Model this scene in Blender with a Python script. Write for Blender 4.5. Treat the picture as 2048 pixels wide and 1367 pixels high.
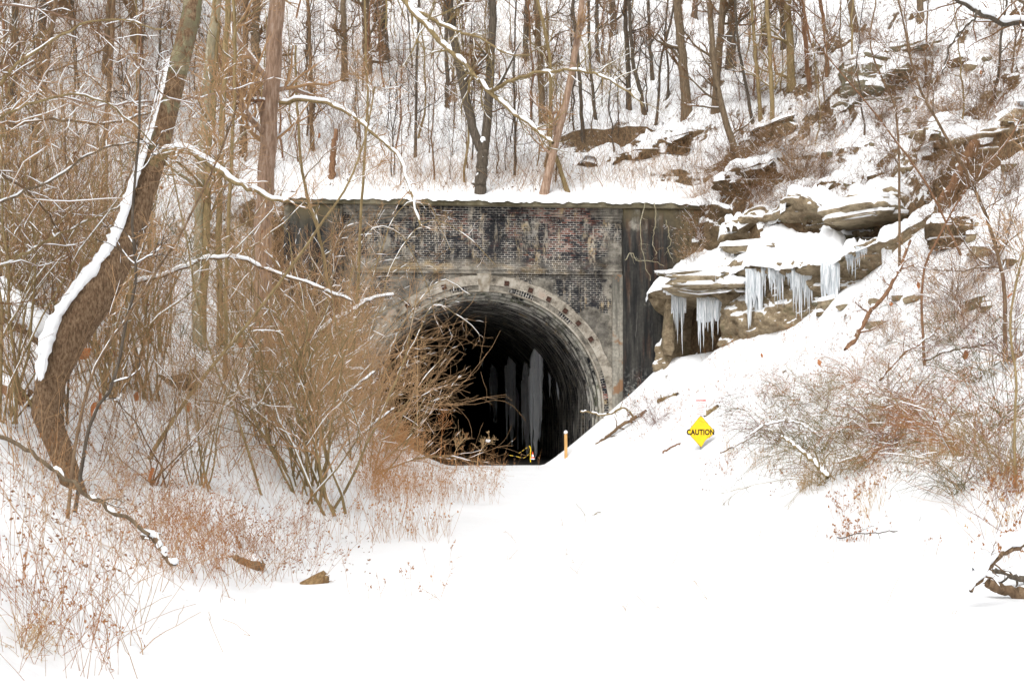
import bpy, math, time
import numpy as np
T0 = time.time()
sc = bpy.context.scene
C = sc.collection
for o in list(bpy.data.objects): bpy.data.objects.remove(o)
# ------------------------------------------------------------------ camera
F = 2800.0; HZ = 835.0; CH = 1.7            # focal length in photo pixels, horizon row, eye height
cam = bpy.data.cameras.new('camera'); co = bpy.data.objects.new('camera', cam); C.objects.link(co)
co.location = (0, 0, CH); co.rotation_euler = (math.radians(90), 0, 0)
cam.sensor_width = 36.0; cam.lens = F/2048*36.0; cam.shift_y = (HZ-683.5)/2048
cam.clip_start = 0.1; cam.clip_end = 1000
sc.camera = co
# ------------------------------------------------------------------ light (overcast winter day)
SUN_EL, SUN_AZ = math.radians(48), math.radians(205)
w = bpy.data.worlds.new('World'); sc.world = w; w.use_nodes = True
nt = w.node_tree; nt.nodes.clear()
sky = nt.nodes.new('ShaderNodeTexSky'); sky.sky_type = 'NISHITA'; sky.sun_disc = False
sky.sun_elevation = SUN_EL; sky.sun_rotation = SUN_AZ; sky.dust_density = 6; sky.air_density = 1.0; sky.ozone_density = 1
hs = nt.nodes.new('ShaderNodeHueSaturation'); hs.inputs['Saturation'].default_value = 0.03
bg = nt.nodes.new('ShaderNodeBackground'); bg.inputs['Strength'].default_value = 0.15
wo = nt.nodes.new('ShaderNodeOutputWorld')
nt.links.new(sky.outputs[0], hs.inputs['Color']); nt.links.new(hs.outputs[0], bg.inputs['Color']); nt.links.new(bg.outputs[0], wo.inputs[0])
sd = bpy.data.lights.new('sun', 'SUN'); sd.energy = 1.1; sd.angle = math.radians(40); sd.color = (1, .965, .92)
so = bpy.data.objects.new('sun', sd); C.objects.link(so); so.location = (-20, -20, 60)
so.rotation_euler = (math.radians(90)-SUN_EL, 0, math.radians(-28))
vs = sc.view_settings; vs.view_transform = 'Standard'; vs.look = 'None'; vs.gamma = 1; vs.exposure = 0.08
sc.cycles.max_bounces = 8; sc.cycles.diffuse_bounces = 4; sc.cycles.use_denoising = True
try: sc.cycles.use_adaptive_sampling = True; sc.cycles.adaptive_threshold = 0.015
except Exception: pass
rg = np.random.default_rng(7)
# ------------------------------------------------------------------ noise
def _h(i, j, k, s):
    n = (i.astype(np.int64)*374761393 + j.astype(np.int64)*668265263 + k.astype(np.int64)*2147483647 + s*1274126177) & 0xffffffff
    n = ((n ^ (n >> 13))*1274126177) & 0xffffffff
    n = ((n ^ (n >> 16))*2246822519) & 0xffffffff
    return ((n ^ (n >> 15)) & 0xffffff)/float(0xffffff)*2-1
def vn(x, y, z=0., s=0):
    x, y, z = np.broadcast_arrays(np.asarray(x, float), np.asarray(y, float), np.asarray(z, float))
    i, j, k = np.floor(x), np.floor(y), np.floor(z); fx, fy, fz = x-i, y-j, z-k
    fx, fy, fz = [f*f*(3-2*f) for f in (fx, fy, fz)]
    r = 0
    for a in (0, 1):
        for b in (0, 1):
            for c in (0, 1):
                r = r + _h(i+a, j+b, k+c, s)*(fx if a else 1-fx)*(fy if b else 1-fy)*(fz if c else 1-fz)
    return r
def fbm(x, y, z=0., o=4, s=0):
    r, a = 0, 1.
    for q in range(o):
        r = r + a*vn(np.asarray(x)*2**q+q*17.3, np.asarray(y)*2**q-q*5.1, np.asarray(z)*2**q+q*3.7, s+q); a *= .5
    return r
def sst(x): x = np.clip(x, 0, 1); return x*x*(3-2*x)
def interp(x, xs, ys): return np.interp(x, xs, ys)
# ------------------------------------------------------------------ portal frame
TH = math.radians(5.6); PC = np.array([-1.0, 50.0]); CT, ST = math.cos(TH), math.sin(TH)
def to_local(X, Y): dx, dy = X-PC[0], Y-PC[1]; return dx*CT+dy*ST, -dx*ST+dy*CT
def to_world(u, v): return PC[0]+u*CT-v*ST, PC[1]+u*ST+v*CT
RI, RO, ZC, ZT = 4.27, 4.86, 1.93, 9.45
# ------------------------------------------------------------------ terrain
TRY = [2, 10, 13, 23, 30, 33, 37, 40, 43, 45, 47, 50, 52]; TRX = [5.2, 5.1, 4.95, 5.25, 5.35, 5.1, 4.5, 4.0, 3.5, 3.0, 2.2, 1.1, .6]
TLY = [2, 9, 10, 13, 18.7, 23, 29, 34, 40, 47.6, 50]; TLX = [-2.5, -2.45, -2.3, -2.5, -2.3, -1.4, -.8, -1.3, -1.8, -2.1, -2.3]
LX = [5.2, 5.6, 6.7, 7.8, 9.26, 10.6, 11.9, 13.1, 15, 20, 26, 60]
LY = [50.2, 49.7, 48.2, 46.6, 45.4, 44.4, 43.4, 42.4, 41, 37, 31, 10]
LB = [3.5, 3.8, 3.7, 4.5, 5.1, 5.8, 6.8, 7.9, 9.5, 13.2, 17.8, 45]
LT = [5.7, 6.3, 6.4, 6.94, 6.6, 6.7, 7.3, 8.3, 9.9, 13.5, 18.1, 45.3]
def height0(X, Y):
    X = np.asarray(X, float); Y = np.asarray(Y, float)
    u, yl = to_local(X, Y)
    Yf = np.minimum(Y, 50)
    toeR = interp(Yf, TRY, TRX); toeL = interp(Yf, TLY, TLX)
    # left bank
    e = np.maximum(toeL-X, 0); cap = interp(Yf, [5, 20, 35, 50], [.62, .72, .85, 1.0])
    e0 = (cap-.35)/.14
    zl = np.where(e < e0, .35*e+.07*e*e, .35*e0+.07*e0*e0+cap*(e-e0))
    zl = np.where(e > 14, zl-(e-14)*(cap-.5), zl)
    # right bank
    d = np.maximum(X-toeR, 0)
    xl = interp(-Yf, [-y for y in LY[::1]], LX); zb_l = interp(xl, LX, LB)
    q = np.maximum(d, 0)/np.maximum(xl-toeR, .5)
    tal = zb_l*np.power(np.clip(q, 0, 1), 1.12)+np.maximum(q-1, 0)*zb_l*.2
    s = (Y-interp(X, LX, LY))*.736
    xf = X-np.maximum(s, 0)*.678
    shelf = interp(xf, LX, LT)+.82*np.maximum(s, 0)
    shelf = np.where(s > 14, shelf-(s-14)*.25, shelf)
    k = sst((s-1.0-1.7*np.clip(1-np.abs((X-7.0)/1.5)**4, 0, 1)*sst((49.6-Y)/.4))/.8)*sst((X-5.0)/.5)
    zr = tal*(1-k)+shelf*k
    zf = np.maximum(zl, zr)
    # hill behind the portal
    back = .5*np.maximum(yl-1.1, 0)
    zl50 = .35*np.maximum(-2.3-X, 0)+.07*np.maximum(-2.3-X, 0)**2; e = np.maximum(-2.3-X, 0)
    zl50 = np.where(e < 4.6, zl50, .35*4.6+.07*4.6**2+1.0*(e-4.6)); zl50 = np.where(e > 14, zl50-(e-14)*.5, zl50)
    left = np.logaddexp(zl50*1.5, 9.35*1.5)/1.5
    hb = np.where(X < -8, left, 9.35)+back
    hb = hb-np.where(hb < 9.6, 0, 0)
    ridge = np.maximum(yl-62, 0); hb = hb+ridge*.05
    kr = sst((u-7.4)/3.0)
    hb = hb*(1-kr)+np.maximum(shelf, hb-3)*kr
    wst = np.where(u < -7.0, 3.5, .5)
    kb = sst((yl-.3)/wst)
    kb = np.where(u > 8.2, sst((yl+.2)/3.0), kb)
    z = zf*(1-kb)+hb*kb
    return z, e, d, yl
def bumps(X, Y, z):
    u, yl = to_local(X, Y)
    toeR = interp(np.minimum(Y, 50), TRY, TRX); toeL = interp(np.minimum(Y, 50), TLY, TLX)
    dl = np.maximum(toeL-X, 0); dr = np.maximum(X-toeR, 0); db = np.where(np.abs(u) < 8.2, np.maximum(yl-.8, 0), np.maximum(yl, 0))
    a = np.clip(np.maximum(np.maximum(dl, dr), db)/2.5, 0, 1)
    n = a*(.30*fbm(X*.35, Y*.35, 0, 3, 1)+.10*fbm(X*1.4, Y*1.4, 0, 3, 5))
    r = 1-np.abs(fbm(X*.55+3, Y*.55, 0, 4, 9))
    wr = np.clip((X-6)/3, 0, 1)*sst((Y-18)/8)
    s = (Y-interp(X, LX, LY))*.736
    n = n+wr*(.10+.42*sst(s/2))*(r-.6)*np.clip(dr/4, 0, 1)*1.3
    wl = np.clip((-X-5)/3, 0, 1)
    n = n+wl*.3*(1-np.abs(fbm(X*.5, Y*.5, 0, 3, 21))-.6)
    n = n+.018*fbm(X*.6, Y*.6, 0, 3, 31)+.010*fbm(X*2.5, Y*1.5, 0, 2, 33)
    # earth banks where the snow has slid off: steeper local steps
    lo = sst((toeL+.3-X)/1.2)*sst((26-Y)/8)*(Y > 0)
    n = n+lo*(.10*fbm(X*1.1, Y*.9, 0, 4, 61)+.05*np.abs(fbm(X*2.6, Y*2.2, 0, 3, 62)))
    for cx, cy, hh, rr in BANKS:
        dd = np.hypot((X-cx)/1.6, Y-cy)/rr
        n = n+hh*np.exp(-dd**2)*sst((Y-cy)/.7+.5)
    near = np.clip(1-np.abs(yl)/1.2, 0, 1)*(np.abs(u) < 8.4)
    return n*(1-near)
BANKS = [(5.0, 58.5, 1.2, 2.0), (7.6, 55.0, .7, 1.8), (13.5, 54.5, .9, 2.0), (10.2, 51.0, .7, 1.8), (15.5, 47.0, .9, 2.2), (-9.0, 33., .5, 1.4)]
def axis(a, b, fine0, fine1, st, gr):
    v = [fine0]
    while v[-1] < fine1: v.append(v[-1]+st)
    t = st
    while v[-1] < b: t *= gr; v.append(v[-1]+t)
    t = st
    while v[0] > a: t *= gr; v.insert(0, v[0]-t)
    return np.array(v)
gx = axis(-90, 90, -19, 20, .16, 1.12); gy = axis(-40, 150, 7, 66, .16, 1.08)
GX, GY = np.meshgrid(gx, gy)
GZ, _, _, _ = height0(GX, GY); GZ = GZ+bumps(GX, GY, GZ)
def gz(X, Y):
    X = np.clip(np.asarray(X, float), gx[0]+.01, gx[-1]-.01); Y = np.clip(np.asarray(Y, float), gy[0]+.01, gy[-1]-.01)
    i = np.clip(np.searchsorted(gx, X)-1, 0, len(gx)-2); j = np.clip(np.searchsorted(gy, Y)-1, 0, len(gy)-2)
    a = (X-gx[i])/(gx[i+1]-gx[i]); b = (Y-gy[j])/(gy[j+1]-gy[j])
    return GZ[j, i]*(1-a)*(1-b)+GZ[j, i+1]*a*(1-b)+GZ[j+1, i]*(1-a)*b+GZ[j+1, i+1]*a*b
def W(px, py, Y):
    px = np.asarray(px, float); py = np.asarray(py, float)
    return np.stack(np.broadcast_arrays((px-1024)/F*Y, Y, CH-(py-HZ)/F*Y), -1).astype(float)
YS = np.concatenate([np.arange(5, 100, .12)])
def ground(px, py, y0=5, y1=100):
    """where the line of sight through these photo pixels meets the snow"""
    px = np.atleast_1d(np.asarray(px, float)); py = np.atleast_1d(np.asarray(py, float))
    ys = YS[(YS >= y0) & (YS <= y1)]
    X = (px[:, None]-1024)/F*ys; Z = CH-(py[:, None]-HZ)/F*ys
    hit = gz(X, np.broadcast_to(ys, X.shape)) >= Z
    # lines of sight into the tunnel mouth never count
    k = np.where(hit.any(1), hit.argmax(1), len(ys)-1)
    Y = ys[k]; x = (px-1024)/F*Y
    return np.stack([x, Y, gz(x, Y)], -1)
# ------------------------------------------------------------------ materials
class NB:
    def __init__(s, name):
        m = bpy.data.materials.new(name); m.use_nodes = True; s.m = m; s.t = m.node_tree; s.t.nodes.clear()
        s.out = s.n('ShaderNodeOutputMaterial'); s.b = s.n('ShaderNodeBsdfPrincipled'); s.t.links.new(s.b.outputs[0], s.out.inputs[0])
        s.b.inputs['Roughness'].default_value = .9
        s.b.inputs['Specular IOR Level'].default_value = .2
        s.tc = s.n('ShaderNodeTexCoord'); s.obj = s.tc.outputs['Object']
    def n(s, t, **k):
        x = s.t.nodes.new(t)
        for a, b in k.items(): setattr(x, a, b)
        return x
    def put(s, inp, v):
        if hasattr(v, 'is_output') or isinstance(v, bpy.types.NodeSocket): s.t.links.new(v, inp)
        elif isinstance(v, (tuple, list)): inp.default_value = tuple(v)+((1,) if len(v) == 3 and len(inp.default_value) == 4 else ())
        else: inp.default_value = v
    def math(s, op, a, b=0., clamp=False):
        x = s.n('ShaderNodeMath', operation=op, use_clamp=clamp); s.put(x.inputs[0], a); s.put(x.inputs[1], b); return x.outputs[0]
    def scale(s, vec, sc_):
        x = s.n('ShaderNodeMapping'); s.put(x.inputs[0], vec); x.inputs['Scale'].default_value = sc_; return x.outputs[0]
    def noise(s, vec, scale, detail=4, rough=.55, w=0):
        x = s.n('ShaderNodeTexNoise'); s.put(x.inputs['Vector'], vec); x.inputs['Scale'].default_value = scale
        x.inputs['Detail'].default_value = detail; x.inputs['Roughness'].default_value = rough; return x.outputs['Fac']
    def ramp(s, f, lo, hi, a=0., b=1.):
        x = s.n('ShaderNodeMapRange', clamp=True); s.put(x.inputs[0], f); x.inputs[1].default_value = lo; x.inputs[2].default_value = hi
        x.inputs[3].default_value = a; x.inputs[4].default_value = b; return x.outputs[0]
    def mix(s, f, a, b, mode='MIX'):
        x = s.n('ShaderNodeMix', data_type='RGBA', blend_type=mode); s.put(x.inputs[0], f); s.put(x.inputs[6], a); s.put(x.inputs[7], b); return x.outputs[2]
    def cr(s, f, stops):
        x = s.n('ShaderNodeValToRGB'); s.put(x.inputs[0], f); r = x.color_ramp
        while len(r.elements) < len(stops): r.elements.new(.5)
        for e, (p, c) in zip(r.elements, stops): e.position = p; e.color = tuple(c)+(1,)
        return x.outputs[0]
    def sep(s, v): x = s.n('ShaderNodeSeparateXYZ'); s.put(x.inputs[0], v); return x.outputs
    def comb(s, a, b, c=0.): x = s.n('ShaderNodeCombineXYZ'); [s.put(x.inputs[i], q) for i, q in enumerate((a, b, c))]; return x.outputs[0]
    def color(s, c): s.put(s.b.inputs['Base Color'], c)
    def bump(s, h, st=.3, dist=.02):
        x = s.n('ShaderNodeBump'); s.put(x.inputs['Height'], h); x.inputs['Strength'].default_value = st; x.inputs['Distance'].default_value = dist
        s.t.links.new(x.outputs[0], s.b.inputs['Normal'])
SNOW = (.86, .87, .885)
def m_snow():
    b = NB('snow'); b.color(SNOW); b.b.inputs['Roughness'].default_value = .7
    b.bump(b.noise(b.obj, 9, 3), .25, .03); return b.m
def m_ground():
    b = NB('snow_ground')
    g = b.n('ShaderNodeNewGeometry'); nz = b.sep(g.outputs['True Normal'])[2]
    n1 = b.noise(b.obj, 1.1, 6, .62); n2 = b.noise(b.obj, 6, 6, .7)
    m = b.math('ADD', nz, b.math('MULTIPLY', b.math('SUBTRACT', n1, .5), .55))
    m = b.math('ADD', m, b.math('MULTIPLY', b.math('SUBTRACT', n2, .5), .55))
    bare = b.ramp(m, .56, .47)
    soil = b.cr(b.noise(b.obj, 9, 6, .7), [(.25, (.035, .025, .016)), (.5, (.12, .08, .045)), (.7, (.23, .16, .09)), (.85, (.3, .25, .17))])
    # leaf litter poking through the snow on the banks
    fl = b.math('MULTIPLY', b.ramp(b.noise(b.obj, 11, 4, .75), .66, .71), b.ramp(n1, .50, .60))
    up = b.ramp(nz, .985, .93)
    fac = b.math('MAXIMUM', bare, b.math('MULTIPLY', b.math('MULTIPLY', fl, up), .8))
    b.color(b.mix(fac, SNOW, soil)); b.b.inputs['Roughness'].default_value = .75
    b.bump(b.noise(b.obj, 6, 5), .25, .05); return b.m
def m_bark(name, stops, sc_=(14, 14, 3), spots=None, bump=.5, zs=None):
    b = NB(name); v = b.scale(b.obj, sc_)
    c = b.cr(b.noise(v, 1.0, 6, .7), stops)
    if spots:
        nn = b.n('ShaderNodeTexNoise'); b.put(nn.inputs['Vector'], b.obj); nn.inputs['Scale'].default_value = 6; nn.inputs['Detail'].default_value = 4
        wv = b.n('ShaderNodeVectorMath', operation='MULTIPLY_ADD'); b.put(wv.inputs[0], nn.outputs['Color']); wv.inputs[1].default_value = (1.6, 1.6, 1.2); b.put(wv.inputs[2], b.scale(b.obj, (13, 13, 4.5)))
        vo = b.n('ShaderNodeTexVoronoi'); b.put(vo.inputs['Vector'], wv.outputs[0]); vo.inputs['Scale'].default_value = 1.0
        f = b.math('ADD', b.noise(b.obj, 2.2, 5, .6), b.math('MULTIPLY', b.sep(vo.outputs['Color'])[0], .22))
        if zs: f = b.math('ADD', f, b.ramp(b.sep(b.obj)[2], zs[0], zs[1], -.35, .04))
        c = b.mix(b.ramp(f, .62, .65), c, b.mix(b.ramp(b.noise(b.obj, 12, 5, .7), .35, .65), b.cr(b.sep(vo.outputs['Color'])[1], spots), (.17, .135, .085)))
    b.color(c); b.bump(b.noise(v, 1.6, 5, .7), bump, .03); return b.m
def m_twig(name, c1, c2):
    b = NB(name); b.color(b.mix(b.noise(b.obj, 1.3, 2), c1, c2)); return b.m
M = {}
M['snow'] = m_snow(); M['ground'] = m_ground()
M['bark_syc'] = m_bark('sycamore_bark', [(.30, (.05, .03, .018)), (.48, (.17, .105, .06)), (.66, (.32, .22, .135))], (48, 48, 16), [(.2, (.19, .18, .10)), (.5, (.27, .255, .15)), (.85, (.38, .33, .21))], .9, (1.8, 5.0))
M['bark_rough'] = m_bark('rough_brown_bark', [(.3, (.07, .045, .028)), (.5, (.17, .11, .065)), (.7, (.30, .21, .13))], (16, 16, 5), None, .8)
M['bark_pale'] = m_bark('pale_mottled_bark', [(.3, (.16, .13, .08)), (.55, (.30, .26, .17)), (.75, (.42, .40, .30))], (12, 12, 3), [(.3, (.30, .30, .2)), (.7, (.5, .46, .36))])
M['bark_pink'] = m_bark('pinkish_flaking_bark', [(.3, (.13, .08, .055)), (.5, (.29, .19, .13)), (.72, (.46, .36, .29))], (18, 18, 3))
M['bark_dark'] = m_bark('dark_grey_bark', [(.3, (.035, .028, .022)), (.55, (.10, .08, .06)), (.75, (.19, .16, .125))], (22, 22, 4))
M['bark_grey'] = m_bark('grey_brown_bark', [(.3, (.07, .05, .033)), (.55, (.17, .125, .08)), (.75, (.28, .215, .145))], (22, 22, 4))
M['bark_olive'] = m_bark('olive_green_bark', [(.3, (.12, .085, .04)), (.55, (.27, .20, .10)), (.75, (.38, .30, .165))], (18, 18, 4))
M['bark_red'] = m_bark('red_brown_bark', [(.3, (.10, .05, .03)), (.55, (.23, .125, .07)), (.75, (.33, .2, .12))], (18, 18, 4))
M['tan'] = m_twig('tan_twig', (.46, .29, .155), (.30, .18, .092))
M['brown'] = m_twig('brown_twig', (.23, .125, .06), (.13, .075, .038))
M['dark'] = m_twig('dark_twig', (.11, .08, .055), (.06, .045, .032))
M['green'] = m_twig('green_twig', (.11, .11, .045), (.16, .12, .06))
M['olive'] = m_twig('olive_twig', (.30, .225, .11), (.20, .15, .07))
M['purple'] = m_twig('purple_brown_twig', (.17, .085, .065), (.22, .12, .08))
M['grass'] = m_twig('dry_orange_grass', (.48, .25, .105), (.33, .17, .075))
M['straw'] = m_twig('straw_grass', (.52, .36, .19), (.38, .25, .13))
M['weed'] = m_twig('dry_brown_weed', (.42, .19, .07), (.20, .09, .035))
M['leaf'] = m_twig('dead_orange_leaf', (.52, .20, .075), (.36, .14, .06))
M['leafbrown'] = m_twig('dead_brown_leaf', (.26, .13, .07), (.16, .08, .045))
# ------------------------------------------------------------------ mesh helpers
class MB:
    def __init__(s): s.v = []; s.f = []; s.n = 0; s.uv = []
    def add(s, V, Fq, uv=None):
        s.v.append(np.asarray(V, np.float32)); s.f.append(np.asarray(Fq, np.int64)+s.n); s.n += len(V)
        if uv is not None: s.uv.append(uv)
    def tubes(s, P, R, sides=3):
        P = np.asarray(P, float); R = np.asarray(R, float)
        if P.ndim == 2: P = P[None]; R = R[None]
        N, K, _ = P.shape
        if N == 0: return
        Tn = np.gradient(P, axis=1); Tn /= np.linalg.norm(Tn, axis=2, keepdims=True)+1e-9
        mt = np.abs(Tn.mean(1)); ref = np.zeros((N, 3)); ref[np.arange(N), mt.argmin(1)] = 1
        n1 = ref[:, None]-Tn*(Tn*ref[:, None]).sum(2, keepdims=True); n1 /= np.linalg.norm(n1, axis=2, keepdims=True)+1e-9
        n2 = np.cross(Tn, n1); a = np.arange(sides)*2*np.pi/sides
        V = P[:, :, None]+R[:, :, None, None]*(np.cos(a)[:, None]*n1[:, :, None]+np.sin(a)[:, None]*n2[:, :, None])
        b = (np.arange(N)[:, None]*K+np.arange(K-1))[:, :, None]*sides
        i = np.arange(sides); j = (i+1) % sides
        Fq = np.stack([b+i, b+j, b+sides+j, b+sides+i], -1).reshape(-1, 4)
        s.add(V.reshape(-1, 3), Fq)
    def quads(s, Pc, A, B):
        """diamond leaves: centre, half axes"""
        V = np.stack([Pc-A, Pc-B*.8+A*.1, Pc+A, Pc+B*.8+A*.1], 1).reshape(-1, 3)
        s.add(V, np.arange(len(V)).reshape(-1, 4))
    def box(s, x0, x1, y0, y1, z0, z1):
        V = [(x, y, z) for x in (x0, x1) for y in (y0, y1) for z in (z0, z1)]
        s.add(V, [(0, 1, 3, 2), (4, 6, 7, 5), (0, 4, 5, 1), (2, 3, 7, 6), (0, 2, 6, 4), (1, 5, 7, 3)])
    def grid(s, V, closed_u=False, uv=None):
        """V (a,b,3)"""
        a, b, _ = V.shape; ii = np.arange(a if closed_u else a-1); jj = np.arange(b-1)
        I, J = np.meshgrid(ii, jj, indexing='ij'); I2 = (I+1) % a
        s.add(V.reshape(-1, 3), np.stack([I*b+J, I2*b+J, I2*b+J+1, I*b+J+1], -1).reshape(-1, 4), None if uv is None else uv.reshape(-1, 2))
    def mesh(s, name, mat, smooth=True):
        me = bpy.data.meshes.new(name)
        V = np.concatenate(s.v) if s.v else np.zeros((0, 3), np.float32); Q = np.concatenate(s.f) if s.f else np.zeros((0, 4), int)
        me.vertices.add(len(V)); me.vertices.foreach_set('co', V.astype(np.float32).ravel())
        me.loops.add(Q.size); me.loops.foreach_set('vertex_index', Q.astype(np.int32).ravel())
        me.polygons.add(len(Q)); me.polygons.foreach_set('loop_start', np.arange(0, Q.size, 4, dtype=np.int32))
        me.polygons.foreach_set('use_smooth', np.full(len(Q), smooth))
        if s.uv:
            u = me.uv_layers.new(name='UVMap'); U = np.concatenate(s.uv); u.data.foreach_set('uv', U[Q.ravel()].astype(np.float32).ravel())
        for m in (mat if isinstance(mat, (list, tuple)) else [mat]): me.materials.append(m)
        me.update(calc_edges=True); me.validate(); return me
    def build(s, name, mat, parent=None, smooth=True, loc=(0, 0, 0)):
        if s.v and parent is None and tuple(loc) != (0, 0, 0) or (parent is not None and tuple(loc) != (0, 0, 0)):
            s.v = [v-np.asarray(loc, np.float32) for v in s.v]
        me = s.mesh(name, mat, smooth); o = bpy.data.objects.new(name, me); C.objects.link(o)
        if parent is not None: o.parent = parent
        else: o.location = loc
        return o
def tag(o, label=None, cat=None, group=None, kind=None):
    for k, v in (('label', label), ('category', cat), ('group', group), ('kind', kind)):
        if v: o[k] = v
    return o
def thing(name, label, cat, loc, group=None, rz=0):
    o = bpy.data.objects.new(name, None); o.empty_display_size = .2; C.objects.link(o); o.location = tuple(loc); o.rotation_euler = (0, 0, rz)
    return tag(o, label, cat, group)
def copy_tree(root, loc, rz=0, s=1., label=None, group=None):
    r = root.copy(); C.objects.link(r); r.location = loc; r.rotation_euler = (0, 0, rz); r.scale = (s, s, s)
    if label: r['label'] = label
    if group: r['group'] = group
    for ch in root.children:
        c = ch.copy(); C.objects.link(c); c.parent = r
    return r
def unit(v): return v/(np.linalg.norm(v, axis=-1, keepdims=True)+1e-9)
def smooth_path(pts, K):
    pts = np.asarray(pts, float); n = len(pts)
    if n < 3:
        t = np.linspace(0, 1, K)[:, None]; return pts[0]*(1-t)+pts[-1]*t
    q = np.concatenate([[2*pts[0]-pts[1]], pts, [2*pts[-1]-pts[-2]]])
    d = np.concatenate([[0], np.cumsum(np.linalg.norm(np.diff(pts[:, :], axis=0), axis=1))]); ts = np.interp(np.linspace(0, d[-1], K), d, np.arange(n))
    out = []
    for t in ts:
        i = min(int(t), n-2); f = t-i; a, b, c, e = q[i], q[i+1], q[i+2], q[i+3]
        out.append(.5*((2*b)+(-a+c)*f+(2*a-5*b+4*c-e)*f*f+(-a+3*b-3*c+e)*f**3))
    return np.array(out)
def grow(rng, S, D, L, r0, K=6, wander=.25, up=0., tip=.25, rmin=.002):
    N = len(S); P = np.zeros((N, K, 3)); P[:, 0] = S; D = unit(D); L = np.broadcast_to(L, (N,)); up = np.broadcast_to(up, (N,))
    for k in range(1, K):
        D = D+rng.normal(0, wander, (N, 3)); D[:, 2] += up; D = unit(D); P[:, k] = P[:, k-1]+D*(L/(K-1))[:, None]
    t = np.linspace(0, 1, K); R = np.maximum(np.broadcast_to(r0, (N,))[:, None]*(1-(1-tip)*t), rmin)
    return P, R
def kids(rng, P, R, M_, L, ratio=.55, ang=.8, tmin=.2, tmax=.98, K=6, wander=.22, up=.02, lf=None, rmin=.002):
    N, Kp, _ = P.shape
    i = rng.integers(0, N, M_); t = rng.uniform(tmin, tmax, M_)*(Kp-1); k = np.minimum(t.astype(int), Kp-2); f = (t-k)[:, None]
    S = P[i, k]*(1-f)+P[i, k+1]*f; r = (R[i, k]*(1-f[:, 0])+R[i, k+1]*f[:, 0])
    Tn = unit(P[i, k+1]-P[i, k]); q = rng.normal(0, 1, (M_, 3)); q = unit(q-Tn*(q*Tn).sum(1, keepdims=True))
    a = rng.normal(ang, .22, M_)[:, None]; D = np.cos(a)*Tn+np.sin(a)*q
    Ln = L*rng.uniform(.45, 1.25, M_)*(1.1-.55*t/(Kp-1))
    return grow(rng, S, D, Ln, np.minimum(r*ratio, r*.9), K, wander, up, .35, rmin)
def snow_tubes(rng, mb, P, R, frac=.6, thick=.8, add=.008, sides=5, slope=.8, sub=2):
    N, K, _ = P.shape
    # subdivide and break the snow into lumps
    K2 = (K-1)*sub+1; x = np.linspace(0, K-1, K2); k = np.minimum(x.astype(int), K-2); f = (x-k)[None, :, None]
    Q = P[:, k]*(1-f)+P[:, k+1]*f; r = R[:, k]*(1-f[..., 0])+R[:, k+1]*f[..., 0]
    Tn = unit(np.gradient(Q, axis=1)); U = np.array([0, 0, 1.])-Tn*Tn[..., 2:3]; h = np.linalg.norm(U, axis=2); U = unit(U)
    m = rng.uniform(0, 1, (N, K2)); m = (m+np.roll(m, 1, 1)+np.roll(m, -1, 1))/3
    on = (m < .5+(frac-.5)*.45)*(h > 1-slope)
    rs = (r*thick+add)*np.clip(h*1.3, .2, 1)*(.6+.8*m)*on
    rs[:, 0] = 0; rs[:, -1] = 0
    mb.tubes(Q+U*(r*.78+rs*(.25 if thick < 1.05 else .6 if thick < 2 else .97))[..., None], rs, sides)
def leaves(rng, mb, P, n, size=.05, spread=.04, droop=.6):
    N, K, _ = P.shape
    i = rng.integers(0, N, n); k = rng.integers(K//2, K, n); c = P[i, k]+rng.normal(0, spread, (n, 3))
    A = rng.normal(0, 1, (n, 3)); A[:, 2] -= droop; A = unit(A)*(size*rng.uniform(.5, 1.2, n))[:, None]; B = unit(np.cross(A, rng.normal(0, 1, (n, 3))))*np.linalg.norm(A, axis=1)[:, None]*.6
    mb.quads(c, A, B)
# ================================================================== GROUND
mb = MB(); V = np.stack([GX, GY, GZ], -1)
ny, nx, _ = V.shape
I, J = np.meshgrid(np.arange(ny-1), np.arange(nx-1), indexing='ij')
cxm = (gx[J]+gx[J+1])/2; cym = (gy[I]+gy[I+1])/2; cu, cv = to_local(cxm, cym)
keep = ~((cu < 7.9) & (cu > -6.7) & (cv > .02) & (cv < .95))
I, J = I[keep], J[keep]
mb.add(V.reshape(-1, 3), np.stack([I*nx+J, I*nx+J+1, (I+1)*nx+J+1, (I+1)*nx+J], -1))
g = mb.build('snowy_ground', M['ground']); tag(g, 'snow covered hillside and cutting floor', None, None, 'structure')
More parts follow.
